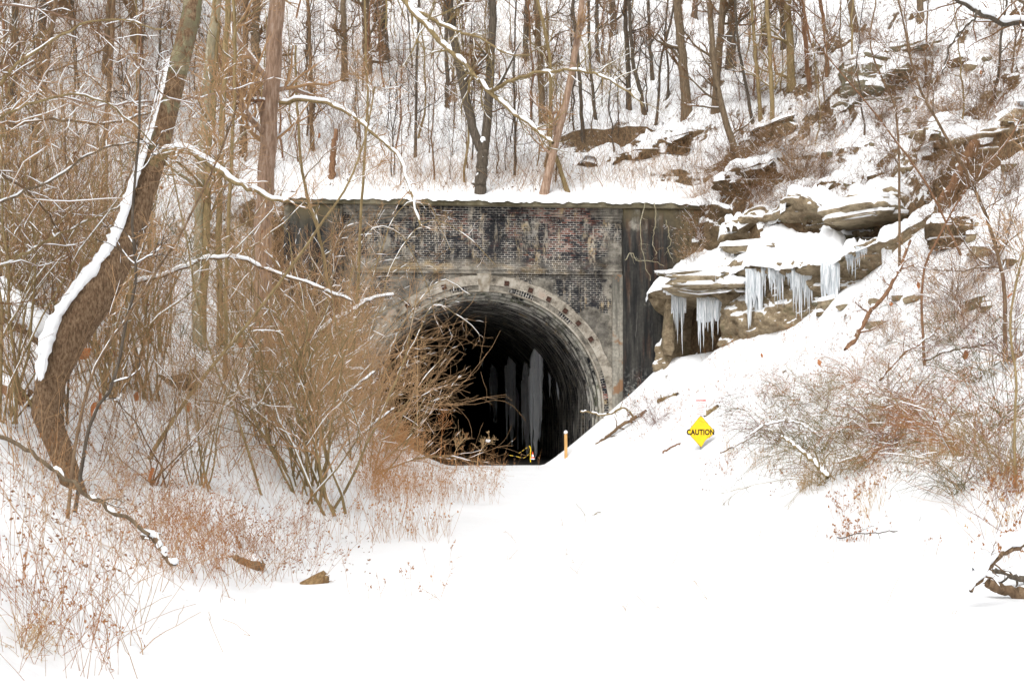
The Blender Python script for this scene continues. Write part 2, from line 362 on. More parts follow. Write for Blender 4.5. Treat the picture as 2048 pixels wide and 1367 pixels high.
# ================================================================== PORTAL
def m_brick(name='weathered_brick', mode='wall'):
    b = NB(name)
    if mode == 'wall':
        x, y, z = b.sep(b.obj); vec = b.comb(x, z); P3 = b.obj; bw, bh = .215, .078
    elif mode == 'ring':
        uv = b.tc.outputs['UV']; vec = uv; P3 = b.obj; bw, bh = .21, .095
    else:
        uv = b.tc.outputs['UV']; vec = uv; P3 = b.obj; bw, bh = .24, .088
    br = b.n('ShaderNodeTexBrick'); wob = b.n('ShaderNodeMix', data_type='VECTOR'); 
    nn = b.n('ShaderNodeTexNoise'); b.put(nn.inputs['Vector'], vec); nn.inputs['Scale'].default_value = 4
    wv = b.n('ShaderNodeVectorMath', operation='MULTIPLY_ADD'); b.put(wv.inputs[0], nn.outputs['Color']); wv.inputs[1].default_value = (.03, .012, 0); b.put(wv.inputs[2], vec)
    b.put(br.inputs['Vector'], wv.outputs[0]); br.inputs['Scale'].default_value = 1; br.inputs['Brick Width'].default_value = bw; br.inputs['Row Height'].default_value = bh
    br.inputs['Mortar Size'].default_value = .013; br.inputs['Mortar Smooth'].default_value = .2; br.inputs['Color1'].default_value = (0, 0, 0, 1); br.inputs['Color2'].default_value = (1, 1, 1, 1)
    rnd = b.sep(br.outputs['Color'])[0]; mort = br.outputs['Fac']
    big = b.noise(P3, .7, 3, .5); mid = b.noise(P3, 2.2, 5, .6); fine = b.noise(P3, 14, 4, .65)
    soot = b.math('ADD', b.math('MULTIPLY', b.math('SUBTRACT', big, .5), 1.5), b.math('MULTIPLY', b.math('SUBTRACT', mid, .5), 1.25))
    if mode == 'wall':
        # redder brick in the upper right panel, bluish soot elsewhere
        redz = b.math('MULTIPLY', b.ramp(x, .8, 2.0), b.math('MULTIPLY', b.ramp(x, 4.9, 3.2), b.ramp(z, 7.3, 7.9)))
        soot = b.math('ADD', soot, b.math('MULTIPLY', redz, .28))
        soot = b.math('SUBTRACT', soot, b.math('MULTIPLY', b.ramp(z, 7.6, 6.6), .12))
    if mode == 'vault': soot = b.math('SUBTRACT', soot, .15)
    val = b.math('ADD', b.math('MULTIPLY', rnd, .55), b.math('SUBTRACT', soot, .05), True)
    if mode == 'wall':
        def hole_shade(cx, cz, hx, hz): return b.math('MULTIPLY', b.ramp(b.math('ABSOLUTE', b.math('SUBTRACT', x, cx)), hx, hx-.08), b.ramp(b.math('ABSOLUTE', b.math('SUBTRACT', z, cz)), hz, hz-.08))
        hl = b.math('MAXIMUM', hole_shade(1.85, 8.22, .5, .48), b.math('MAXIMUM', hole_shade(-2.1, 8.3, .42, .42), hole_shade(.45, 8.2, .28, .22)))
        val = b.math('SUBTRACT', val, b.math('MULTIPLY', hl, .5), True)  # recess shade of the missing bricks is put into the brick colour
    bc = b.cr(val, [(0, (.008, .009, .012)), (.30, (.018, .020, .026)), (.44, (.045, .032, .032)), (.56, (.085, .034, .028)), (.70, (.16, .062, .046)), (.82, (.27, .135, .11)), (.95, (.36, .25, .2))])
    mc = b.mix(b.ramp(fine, .3, .7), (.22, .20, .175), (.55, .52, .46))
    mc = b.mix(b.ramp(b.noise(P3, 1.7, 6, .7), .52, .44, 0, .92), mc, (.022, .022, .024))
    rown = b.noise(b.scale(P3, (.5, 1, 6)), 1.5, 5, .65)
    col = b.mix(mort, bc, mc)
    if mode == 'wall': col = b.mix(b.math('MULTIPLY', b.ramp(rown, .56, .62), .75), col, (.02, .021, .024))
    if mode == 'wall': col = b.mix(b.math('MULTIPLY', b.ramp(b.noise(b.scale(P3, (1, 1, 1.6)), 4.5, 5, .7), .60, .66), .7), col, (.36, .30, .25))
    # white and ochre lime staining running down
    st = b.noise(b.scale(P3, (1.9, 1, .28)) if mode == 'wall' else P3, 1.6, 6, .65)
    st2 = b.noise(b.scale(P3, (5, 1, 2.2)), 2.4, 5, .7)
    lime = b.math('MULTIPLY', b.ramp(st, .52, .60), b.ramp(st2, .42, .58))
    lc = b.cr(b.noise(P3, 1.5, 3), [(.35, (.42, .40, .36)), (.5, (.50, .43, .33)), (.62, (.50, .37, .19)), (.75, (.34, .20, .11))])
    if mode == 'wall':
        band = b.math('MULTIPLY', b.ramp(b.math('ABSOLUTE', b.math('SUBTRACT', z, 7.02)), .42, .12), b.ramp(b.noise(b.scale(P3, (1, 1, 4)), 1.6, 5, .7), .36, .56))
        band = b.math('MULTIPLY', band, b.ramp(x, 2.8, .2, .35, 1.))
        lime = b.math('MAXIMUM', lime, b.math('MULTIPLY', band, .8))
    col = b.mix(b.math('MULTIPLY', lime, .85), col, lc)
    # cement render left on the brick
    rend = b.noise(P3, .55, 6, .62)
    if mode == 'wall':
        edge = b.math('MULTIPLY', b.ramp(x, 3.3, 4.6), .22)
        e2 = b.math('MULTIPLY', b.ramp(x, -1.8, -4.2), .24)
        # patches next to the arch
        r = b.math('SQRT', b.math('ADD', b.math('MULTIPLY', x, x), b.math('POWER', b.math('ABSOLUTE', b.math('SUBTRACT', z, ZC)), 2.)))
        e3 = b.math('MULTIPLY', b.ramp(r, 5.7, 4.95), .26)
        e4 = b.math('MULTIPLY', b.ramp(z, 8.6, 9.0), .12)
        rend = b.math('ADD', rend, b.math('ADD', b.math('MAXIMUM', edge, e2), b.math('ADD', e3, e4)))
        rf = b.ramp(rend, .69, .74)
        edgein = b.math('SUBTRACT', 1., b.math('MULTIPLY', redz, .35)); rf = b.math('MULTIPLY', rf, edgein)
    elif mode == 'ring': rf = b.ramp(b.math('ADD', rend, .03), .5, .55)
    else: rf = b.math('MULTIPLY', b.ramp(rend, .64, .70), .35)
    rc = b.cr(b.noise(P3, 2.6, 9, .74), [(.32, (.03, .028, .025)), (.44, (.15, .135, .11)), (.56, (.29, .265, .22)), (.72, (.44, .41, .35))])
    rf = b.math('MULTIPLY', rf, b.ramp(mort, 0., 1., .90, 1.))
    col = b.mix(rf, col, rc)
    if mode == 'vault':
        # lime streaks that follow the curve of the vault, separate for each ring of brick
        s_, t_, _ = b.sep(b.tc.outputs['UV'])
        sv = b.comb(b.math('MULTIPLY', s_, .33), b.math('MULTIPLY', t_, 4.2))
        k = b.math('MULTIPLY', b.ramp(b.noise(sv, 1.6, 7, .72), .50, .58), b.ramp(b.noise(b.comb(b.math('MULTIPLY', s_, .8), t_), .8, 3), .34, .5))
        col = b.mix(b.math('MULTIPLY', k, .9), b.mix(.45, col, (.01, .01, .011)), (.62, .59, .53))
        rr = b.math('ABSOLUTE', b.math('SUBTRACT', b.math('FRACT', b.math('MULTIPLY', t_, .78)), .5)); col = b.mix(b.ramp(rr, .06, .0, 0, .7), col, (.01, .01, .01))
        col = b.mix(b.math('MULTIPLY', b.ramp(t_, 1.2, .3), b.ramp(mid, .5, .62)), col, (.10, .11, .06))
        ee = b.math('MAXIMUM', b.ramp(b.math('ABSOLUTE', b.math('SUBTRACT', t_, .22)), .07, .02), b.math('MAXIMUM', b.ramp(b.math('ABSOLUTE', b.math('SUBTRACT', t_, .62)), .07, .02), b.ramp(b.math('ABSOLUTE', b.math('SUBTRACT', t_, 1.06)), .07, .02)))
        col = b.mix(b.math('MULTIPLY', ee, b.ramp(b.noise(P3, 3, 5, .7), .44, .56)), col, (.44, .42, .36))
    if mode == 'wall': col = b.mix(b.ramp(b.noise(P3, .9, 6, .7), .40, .56, .5, 0.), col, (.016, .016, .018))
    b.color(col)
    h = b.math('SUBTRACT', b.math('ADD', b.math('MULTIPLY', fine, .4), b.math('MULTIPLY', rnd, .2)), b.math('MULTIPLY', b.math('MULTIPLY', mort, b.math('SUBTRACT', 1., rf)), 1.))
    b.bump(h, .9, .02); return b.m
def m_concrete(name, kind):
    b = NB(name); x, y, z = b.sep(b.obj); v = b.scale(b.obj, (2.2, 2.2, .22))
    n1 = b.noise(v, 1.4, 6, .65); n2 = b.noise(b.obj, 9, 6, .7); n3 = b.noise(b.obj, 1.1, 5, .6)
    base = b.cr(n2, [(.3, (.15, .14, .12)), (.5, (.27, .25, .21)), (.7, (.38, .36, .30))])
    if kind == 'pier':
        c = b.mix(b.ramp(n1, .42, .56), base, (.014, .014, .015))
        c = b.mix(b.ramp(b.math('ADD', n3, b.math('MULTIPLY', b.ramp(z, 9.6, 8.0), .25)), .50, .62, 0, .85), c, (.018, .018, .018))
        rs = b.noise(b.scale(b.obj, (3.0, 2, .35)), 1.2, 5, .6)
        c = b.mix(b.math('MULTIPLY', b.ramp(rs, .54, .68), b.ramp(n2, .3, .6, .25, .6)), c, (.135, .07, .042))
        c = b.mix(b.ramp(b.noise(b.scale(b.obj, (9, 9, .5)), 1, 4, .7), .62, .72, 0, .45), c, (.30, .28, .25))
        c = b.mix(b.math('MULTIPLY', b.ramp(z, 8.3, 9.1), b.ramp(n3, .35, .6)), c, (.13, .105, .06))
        c = b.mix(b.math('MULTIPLY', b.ramp(b.math('ADD', x, b.math('MULTIPLY', n3, .8)), 7.0, 7.7), .92), c, b.mix(b.ramp(b.math('ADD', b.math('MULTIPLY', n2, .5), b.math('MULTIPLY', n1, .5)), .42, .60), (.055, .043, .026), (.22, .17, .095)))
        c = b.mix(b.math('MULTIPLY', b.ramp(z, 3.6, 2.4), b.ramp(n2, .5, .62)), c, (.26, .26, .24))
    elif kind == 'wing':
        c = b.mix(b.ramp(n1, .45, .62), (.24, .19, .115), (.12, .10, .065)); c = b.mix(b.ramp(n2, .5, .7), c, (.32, .27, .17))
        c = b.mix(b.ramp(b.math('ABSOLUTE', x), 7.0, 6.6), c, (.02, .02, .02))
    elif kind == 'coping':
        c = b.mix(b.ramp(n3, .4, .6), (.10, .085, .05), (.19, .165, .11)); c = b.mix(b.ramp(n2, .55, .75), c, (.28, .25, .19))
    elif kind == 'strip':
        c = b.mix(b.ramp(n1, .45, .6), base, (.10, .095, .08)); c = b.mix(b.ramp(b.noise(b.obj, 2, 5), .58, .66), c, (.24, .14, .08))
    else:  # ring
        c = b.cr(b.noise(b.obj, 2.2, 9, .74), [(.30, (.035, .03, .025)), (.42, (.19, .165, .13)), (.54, (.36, .325, .27)), (.75, (.52, .49, .43))])
        c = b.mix(b.ramp(n3, .60, .68, 0, .6), c, (.30, .19, .14))
        c = b.mix(b.ramp(b.noise(b.obj, 16, 3), .64, .7, 0, .8), c, (.06, .05, .045))
    b.color(c); b.bump(n2, .5, .03); return b.m
M['brick'] = m_brick(); M['brick_ring'] = m_brick('ring_brick', 'ring'); M['brick_vault'] = m_brick('vault_brick', 'vault')
for k in ('pier', 'wing', 'coping', 'strip', 'ring'): M['con_'+k] = m_concrete('stained_concrete_'+k, k)
def simple(name, c, rough=.8, metal=0, c2=None, s_=8):
    b = NB(name); b.b.inputs['Roughness'].default_value = rough; b.b.inputs['Metallic'].default_value = metal
    b.color(b.mix(b.ramp(b.noise(b.obj, s_, 5), .4, .6), c, c2 or c)); return b.m
M['rust'] = simple('rusted_iron', (.035, .019, .014), .9, 0, (.075, .038, .027), 12)
M['key'] = simple('lime_stained_stone', (.20, .165, .12), .9, 0, (.36, .33, .28), 4)
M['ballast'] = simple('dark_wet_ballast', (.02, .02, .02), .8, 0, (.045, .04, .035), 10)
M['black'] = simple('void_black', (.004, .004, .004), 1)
por = thing('tunnel_portal', 'weathered brick railway tunnel portal with an arched mouth under a snowy coping', 'tunnel', (PC[0], PC[1], 0), None, TH)
def arc(R, n=72): a = np.linspace(math.pi, 0, n); return R*np.cos(a), ZC+R*np.sin(a)
# wall face: columns from the arch up to the belt / cornice
RW = 4.62
def wallface(name, vf, z1, uw, mat):
    mb = MB(); cu = np.concatenate([np.linspace(-uw, -RW, 4)[:-1], -RW*np.cos(np.linspace(0, math.pi, 64)), np.linspace(RW, uw, 4)[1:]])
    zb = np.where(np.abs(cu) < RW, ZC+np.sqrt(np.maximum(RW**2-cu**2, 0)), -1.)
    t = np.linspace(0, 1, 3)
    V = np.stack([np.broadcast_to(cu[:, None], (len(cu), 3)), np.full((len(cu), 3), vf), zb[:, None]*(1-t)+z1*t], -1)
    ends = np.array([[[-uw, vf, -1.]]*3, ]); mb.grid(V)
    mb.build(name, mat, por, False)
wallface('spandrel_wall', 0.0, 6.84, 5.0, M['brick'])
def boxes(name, mat, bl, parent=por, bev=0):
    mb = MB()
    for b_ in bl: mb.box(*b_)
    o = mb.build(name, mat, parent, False)
    if bev: m = o.modifiers.new('bevel', 'BEVEL'); m.width = bev; m.segments = 2
    return o
boxes('parapet_wall', M['brick'], [(-4.97, 4.97, -.06, .8, 7.06, 8.74)])
boxes('belt_course', M['brick'], [(-4.98, 4.98, -.07, .79, 6.84, 6.96), (-4.98, 4.98, -.10, .78, 6.96, 7.06)])
boxes('cornice', M['brick'], [(-4.99, 4.99, -.09-.045*i, .79-.003*i, 8.74+.115*i, 8.74+.115*(i+1)) for i in range(4)])
boxes('coping', M['con_coping'], [(-7.1, 8.3, -.42, .95, 9.2, 9.45)], bev=.03)
for s in (-1, 1):
    x0, x1 = sorted((s*4.99, s*(8.25 if s > 0 else 7.05))); boxes('pier', M['con_pier'], [(x0, x1, -.30, .8, -1.2, 9.2)], bev=.04)
    x0, x1 = sorted((s*4.62, s*4.992)); boxes('edge_strip', M['con_strip'], [(x0, x1, -.14, .02, -1.2, 6.84), (min(s*4.86, s*4.992), max(s*4.86, s*4.992), -.20, -.14, -1.2, 6.83)])
# arch ring (cement faced) and exposed brick ring
def annulus(name, r0, r1, v0, v1, mat, a0=0., a1=math.pi, legs=True, brick=False, jag=0.):
    mb = MB(); n = 120; a = np.linspace(a1, a0, n)
    cu, su = np.cos(a), np.sin(a)
    j = jag*fbm(a*9, 3.3, 0, 3, 77)
    ro = r1+j
    prof = [(r0+0*a, v1), (r0+0*a, v0), (ro, v0), (ro, v1)]
    V = np.stack([np.stack([r*cu, np.full(n, v), ZC+r*su], -1) for r, v in prof], 1)
    uv = np.stack([np.stack([np.broadcast_to(r, (n,)), a*4.5], -1) for r in (r0, r0, r1, r1)], 1)
    if legs:
        L0 = V[:1].copy(); L0[..., 2] = -1.; L1 = V[-1:].copy(); L1[..., 2] = -1.
        V = np.concatenate([L0, V, L1]); U0 = uv[:1].copy(); U0[..., 1] += 2.9; U1 = uv[-1:].copy(); U1[..., 1] -= 2.9; uv = np.concatenate([U0, uv, U1])
    mb.grid(V, uv=uv); return mb.build(name, mat, por, False)
annulus('arch_ring', 4.50, RO, -.085, .3, M['con_ring'], jag=.05)
annulus('voussoirs', 4.33, 4.50, -.05, .3, M['brick_ring'])
annulus('inner_ring', RI, 4.33, -.09, .3, M['con_ring'], jag=.012)

mb = MB(); k0 = .18; k1 = .27
V = [(-k0, -.10, ZC+RI-.02), (k0, -.10, ZC+RI-.02), (k1, -.10, 6.84), (-k1, -.10, 6.84), (-k0, .1, ZC+RI-.02), (k0, .1, ZC+RI-.02), (k1, .1, 6.84), (-k1, .1, 6.84)]
mb.add(V, [(0, 1, 2, 3), (0, 4, 5, 1), (1, 5, 6, 2), (3, 2, 6, 7), (0, 3, 7, 4)]); o = mb.build('keystone', M['key'], por, False)
m = o.modifiers.new('bevel', 'BEVEL'); m.width = .03; m.segments = 2
for i, ad in enumerate([34, 43, 51, 60, 69, 80, 108, 126]):
    a = math.radians(ad); mb = MB(); mb.box(-.085, .085, -.02, .02, -.085, .085); o = mb.build('iron_plate', M['rust'], por, False)
    o.location = (4.63*math.cos(a), -.115, ZC+4.63*math.sin(a)); o.rotation_euler = (0, math.radians(90)-a+rg.normal(0, .08), 0)
# brick holes where the parapet has lost its face (flat here: their shade is painted in the brick material)
# vault
mb = MB(); vd = np.concatenate([np.array([-.05, .2, .23, .4, .6, .63, .85, 1.03, 1.06, 1.3, 1.48, 1.51]), np.arange(1.6, 16, .16), np.arange(16, 90, 1.0)]); ang = np.linspace(0, math.pi, 90)
rings = []
per = 1/.78
for v in vd:
    ph = (v/per) % 1
    R = RI-.0-.085*(v > .22)-.075*(v > .62)-.06*(v > 1.05)-.05*(v > 1.5)-.02*math.floor(min(v, 6)/per)*.6
    r = R+.02*vn(ang*5, v*.8, 0, 3)+.012*vn(ang*22, v*4, 0, 4)+(.06 if ph < .09 or ph > .91 else 0)
    ring = np.stack([r*np.cos(ang), np.full(90, v), ZC+r*np.sin(ang)], -1)
    a_ = ring[:1].copy(); a_[..., 2] = -1.; b_ = ring[-1:].copy(); b_[..., 2] = -1.
    rings.append(np.concatenate([a_, ring, b_]))
V = np.array(rings); s_ = np.concatenate([[-2.9], ang*RI, [math.pi*RI+2.9]])
uv = np.stack([np.broadcast_to(s_, V.shape[:2]), np.broadcast_to(vd[:, None], V.shape[:2])], -1)
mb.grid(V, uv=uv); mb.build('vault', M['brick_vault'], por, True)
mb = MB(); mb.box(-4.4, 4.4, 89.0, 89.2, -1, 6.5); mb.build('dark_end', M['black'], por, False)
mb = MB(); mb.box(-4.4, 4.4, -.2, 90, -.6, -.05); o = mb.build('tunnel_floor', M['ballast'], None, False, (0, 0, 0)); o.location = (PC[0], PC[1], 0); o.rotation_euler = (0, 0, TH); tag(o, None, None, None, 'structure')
# snow lying on the coping
def slab_snow(u0, u1, v0, v1, z, th, seed):
    nu, nv = int((u1-u0)/.06), 12; uu = np.linspace(u0, u1, nu); pr = np.linspace(0, math.pi, nv)
    V = np.zeros((nu, nv, 3)); n = fbm(uu*1.3, seed, 0, 4, seed); m_ = fbm(uu*5, seed, 0, 3, seed+5)
    for j, a in enumerate(pr):
        c = -math.cos(a); hh = math.sin(a)**.55
        V[:, j, 0] = uu; V[:, j, 1] = (v0+v1)/2+(v1-v0)/2*c*(1+.02*n)-(.04+.07*m_)*(c < -.5)
        V[:, j, 2] = z-.03*(hh < .1)+th*hh*(1+.25*n+.1*fbm(uu*3, c*2, 0, 2, 8))-(.05+.06*m_)*(c < -.93)
    mb = MB(); mb.grid(V); return mb
slab_snow(-7.1, 8.35, -.47, 2.1, 9.43, .20, 3).build('snow_cap', M['snow'], por)
# ================================================================== ICE
def m_ice(name, c, tr=.25, dk=.7):
    b = NB(name); b.b.inputs['Roughness'].default_value = .22; b.b.inputs['Specular IOR Level'].default_value = .5
    b.b.inputs['Transmission Weight'].default_value = tr; b.b.inputs['IOR'].default_value = 1.31
    v = b.scale(b.obj, (14, 14, .8)); b.color(b.mix(b.ramp(b.noise(v, 1.6, 5, .6), .35, .65), tuple(q*dk for q in c), (.95, .96, .97))); b.bump(b.noise(v, 1.5, 4), .5, .03)
    return b.m
M['ice'] = m_ice('milky_ice', (.56, .63, .68), .2); M['ice_in'] = m_ice('tunnel_ice', (.90, .95, .99), .0, .82)
def icicle(mb, rng, x, y, z, L, r, K=14, sides=9, col=.0, flat=1., rnd=False):
    t = np.linspace(0, 1, K); a = np.arange(sides)*2*np.pi/sides; dx, dy = rng.normal(0, .012*L, 2)
    prof = (1-t)**(.75-.4*col)*(1+.05*rng.normal(0, 1, K))+.02
    prof[0] = .55+.4*(col < .5); prof[1] *= .9 if col > .5 else 1; prof[-1] = .03
    if rnd: prof[:4] = np.array([.15, .5, .78, .95])*prof[4]
    R = r*prof; P = np.stack([x+dx*t**2+.05*r*rng.normal(0, 1, K), y+dy*t**2+0*t, z+.06-(L+.06)*t], -1)
    rr = R[:, None]*(1+.13*rng.normal(0, 1, (1, sides))+.035*rng.normal(0, 1, (K, sides)))
    V = P[:, None]+np.stack([rr*np.cos(a)*flat, rr*np.sin(a), 0*rr], -1); mb.grid(np.transpose(V, (1, 0, 2)), closed_u=True)
def vault_hit(px, py):
    o = np.array([0, 0, CH]); d = np.array([(px-1024)/F, 1, -(py-HZ)/F])
    for Y in np.arange(50.2, 110, .1):
        p = o+d*Y; u, v = to_local(p[0], p[1])
        if v > .3 and p[2] > ZC and math.hypot(u, p[2]-ZC) > RI-.13: return p
        if v > .3 and p[2] <= ZC and abs(u) > RI-.13: return p
    return p
for px, py, pb, wpx, lab in [(1073, 690, 915, 34, 'thickest white ice column hanging inside the tunnel mouth, furthest to the right'),
                        (1054, 716, 925, 26, 'long ice column fused against the left side of the thickest one in the tunnel'),
                        (1021, 705, 893, 24, 'grey ice column hanging alone in the middle of the tunnel ice'),
                        (987, 722, 850, 18, 'faint short ice column furthest into the dark of the tunnel')]:
    rng = np.random.default_rng(int(px)); p = vault_hit(px, py); Y = p[1]; L = (pb-py)/F*Y; r = wpx/2/F*Y
    t = thing('ice_column', lab, 'icicle', p, 'ice columns hanging inside the tunnel')
    mb = MB(); icicle(mb, rng, 0, 0, .0, L, r*.82, 22, 14, .45, 1., True); mb.build('icicle', M['ice_in'], t)
    for k in range(7):
        a_ = rng.uniform(0, 6.3); q = rng.uniform(.3, .75); mb = MB(); rr_ = r*rng.uniform(.22, .4)
        icicle(mb, rng, r*.72*math.cos(a_), r*.72*math.sin(a_), -L*rng.uniform(.05, .3), L*q, rr_, 14, 7, .4); mb.build('drip', M['ice_in'], t)
rng = np.random.default_rng(5)
for px, py, pb in [(1100, 735, 800), (1116, 745, 805), (965, 712, 745), (930, 690, 712), (1035, 760, 930)]:
    p = vault_hit(px, py); Y = p[1]; mb = MB(); icicle(mb, rng, 0, 0, .1, (pb-py)/F*Y, .10, 12, 7, .3)
    o = mb.build('thin_icicle', M['ice_in']); o.location = p; tag(o, 'thin icicle on the dark tunnel vault among the big ice columns', 'icicle', 'thin icicles on the tunnel vault')
# ================================================================== ROCK
def m_rock(name, a, b_, c, snow=True, sc_=1., zs=6., th=.42):
    b = NB(name); v = b.scale(b.obj, (1.2*sc_, 1.2*sc_, zs*sc_))
    n = b.noise(v, 1.3, 7, .65); n2 = b.noise(b.obj, 7*sc_, 7, .72); n3 = b.noise(b.obj, 1.4, 4)
    col = b.cr(b.math('ADD', b.math('MULTIPLY', n, .6), b.math('MULTIPLY', n2, .4)), [(.34, a), (.47, b_), (.60, c), (.72, tuple(min(1, q*1.25) for q in c))])
    col = b.mix(b.ramp(n3, .58, .66, 0, .6), col, (.12, .11, .055)); col = b.mix(b.ramp(n2, .36, .30), col, (.03, .024, .018))
    if snow:
        g = b.n('ShaderNodeNewGeometry'); nz = b.sep(g.outputs['Normal'])[2]
        f = b.ramp(b.math('ADD', nz, b.math('MULTIPLY', b.math('SUBTRACT', n2, .5), .7)), th, th+.08); col = b.mix(f, col, SNOW)
    b.color(col); b.bump(b.math('ADD', n, n2), .8, .06); return b.m
M['rock'] = m_rock('tan_sandstone', (.10, .075, .045), (.27, .215, .14), (.40, .33, .225))
M['rock_face'] = m_rock('crumbling_shale_face', (.09, .065, .04), (.23, .175, .11), (.36, .29, .19), True, 1.8, 1.8, .56)
M['soil'] = m_rock('bare_brown_earth', (.035, .024, .014), (.10, .07, .04), (.19, .135, .08), True, 1.2, 1.5, .60)
M['greyrock'] = m_rock('grey_olive_stone', (.06, .055, .04), (.15, .135, .09), (.26, .235, .165))
def rock_arrays(size, seed, n=44, m=64, strata=.13, rough=.26, pw=.5):
    th = np.linspace(0, math.pi, n); ph = np.linspace(0, 2*math.pi, m, endpoint=False)
    TT, PP = np.meshgrid(th, ph, indexing='ij'); f = lambda q: np.sign(q)*np.abs(q)**pw
    x = f(np.sin(TT))*f(np.cos(PP)); y = f(np.sin(TT))*f(np.sin(PP)); z = f(np.cos(TT))
    sx, sy, sz = size; X, Y, Z = x*sx, y*sy, z*sz
    lay = vn(X*.5+seed, Z*5/max(sz, .3)+seed+.3*X, 0, seed); lay = np.sign(lay)*np.abs(lay)**.5+.6*vn(X*.8+seed, Z*11/max(sz, .3), 0, seed+1)
    q = 1+strata*lay*np.sin(TT)+rough*fbm(X*1.3+seed, Y*1.3, Z*1.6, 4, seed)+.05*fbm(X*5, Y*5, Z*9, 3, seed+3)
    return np.stack([X*q, Y*q, Z*(1+.5*rough*fbm(X+seed, Y, 0, 3, seed+6))+.10*sz*fbm(X*1.1, Y*1.1, 0, 3, seed+8)], -1), TT, (X, Y)
def rock(name, label, cat, p, size, rz=0, tilt=0, seed=1, mat='rock', cap=.16, group=None, **k):
    V, TT, (X, Y) = rock_arrays(size, seed, **k)
    ct, s_ = math.cos(tilt), math.sin(tilt); R1 = np.array([[ct, 0, s_], [0, 1, 0], [-s_, 0, ct]]); cz, sz_ = math.cos(rz), math.sin(rz); R2 = np.array([[cz, -sz_, 0], [sz_, cz, 0], [0, 0, 1]])
    Vw = V@R1.T@R2.T
    t = thing(name, label, cat, p, group); mb = MB(); mb.grid(np.transpose(Vw, (1, 0, 2)), closed_u=True); mb.build('stone', M[mat], t)
    if cap:
        N = unit(np.cross(np.gradient(Vw, axis=0), np.roll(Vw, -1, 1)-np.roll(Vw, 1, 1))); N = N*np.sign((N*Vw).sum(-1).mean())
        lump = fbm(X*1.6+9, Y*1.6, 0, 4, seed+20)
        f = sst((N[..., 2]-.30+.30*lump)/.3)*(TT < 1.9)
        C_ = Vw+N*(-.05+.05*f)[..., None]; C_[..., 2] += (cap*(1+.4*lump))*f-.04*(1-f)
        mb = MB(); mb.grid(np.transpose(C_, (1, 0, 2)), closed_u=True); mb.build('snow_cap', M['snow'], t)
    return t
# the rock face beside the portal, swept along its foot
def cliff():
    xs = np.concatenate([np.linspace(5.35, 12.9, 250)]); ys = np.interp(xs, LX, LY); zb = np.interp(xs, LX, LB)-.9; zt = np.interp(xs, LX, LT)
    nv = 70; t = np.linspace(0, 1, nv)[None]; Z = zb[:, None]*(1-t)+zt[:, None]*t; X = np.broadcast_to(xs[:, None], Z.shape).copy(); Y = np.broadcast_to(ys[:, None], Z.shape).copy()
    lay = vn(X*.5, Z*2.6+X*.35, 0, 41)*.12+vn(X*1.1, Z*6.5, 0, 42)*.05
    off = .10+lay+.34*fbm(X*.9, Z*1.0, 0, 4, 43)+.12*fbm(X*3.2, Z*3.6, 0, 4, 44)+.05*fbm(X*11, Z*11, 0, 2, 49)
    off += .42*sst((t-.80)/.1)                                             # overhanging top bed
    fade = np.clip((12.9-X)/1.2, 0, 1)
    cave = sst(np.clip(1-np.abs((X-6.38)/.72)**4, 0, 1)*1.4)*sst(np.clip(1-np.abs((Z-4.1)/1.75)**4, 0, 1)*1.4)
    off = off*fade-2.7*cave*(.8+.3*fbm(X*2, Z*2, 0, 3, 50))
    n = np.array([-.678, -.736])
    # shelf that runs back from the lip
    back = np.linspace(.12, 3.2, 22); last = off[:, -1]; f2 = np.clip((12.2-xs)/2.5, .05, 1)
    Xs, Ys, Zs = [X+n[0]*off], [Y+n[1]*off], [Z]
    for bk in back:
        o_ = last-bk*f2; Xs.append((xs+n[0]*o_)[:, None]); Ys.append((ys+n[1]*o_)[:, None]); Zs.append((zt+.04+bk*f2*.42+.28*min(1, bk)*fbm(xs*1.2, bk*1.2, 0, 4, 45)*f2+.06*fbm(xs*5, bk*5, 0, 2, 48)-(1-f2)*bk*.2-np.maximum(bk-2.2, 0)*1.2)[:, None])
    V = np.stack([np.concatenate(Xs, 1), np.concatenate(Ys, 1), np.concatenate(Zs, 1)], -1)
    mb = MB(); mb.grid(V[:, ::-1]); t_ = thing('sandstone_cliff', 'crumbling tan sandstone face beside the portal with a small cave and icicles on its lip', 'rock', (8, 47, 5)); mb.build('stone', M['rock_face'], t_, True, (8, 47, 5))
    # thick snow on the shelf
    sel = V[:, nv-2:-3]; lump = fbm(sel[..., 0]*1.1, sel[..., 1]*1.1, 0, 4, 46)
    edge = sst(np.arange(sel.shape[1])/3.)[None]
    hole_ = sst((fbm(sel[..., 0]*1.1+5, sel[..., 1]*1.1, 0, 4, 47)-.12)/.15); S = sel.copy(); S[..., 2] += ((.06+.17*(1+1.1*lump))*(edge)-.06+.10*edge)*(1-hole_)-.12*hole_; S[:, :2, 0] -= .10; S[:, :2, 1] -= .10; S[:, :2, 2] -= (.06+.22*np.clip(lump[:, :2], 0, 1))
    mb = MB(); mb.grid(S); mb.build('snow_cap', M['snow'], t_, True, (8, 47, 5))
cliff()
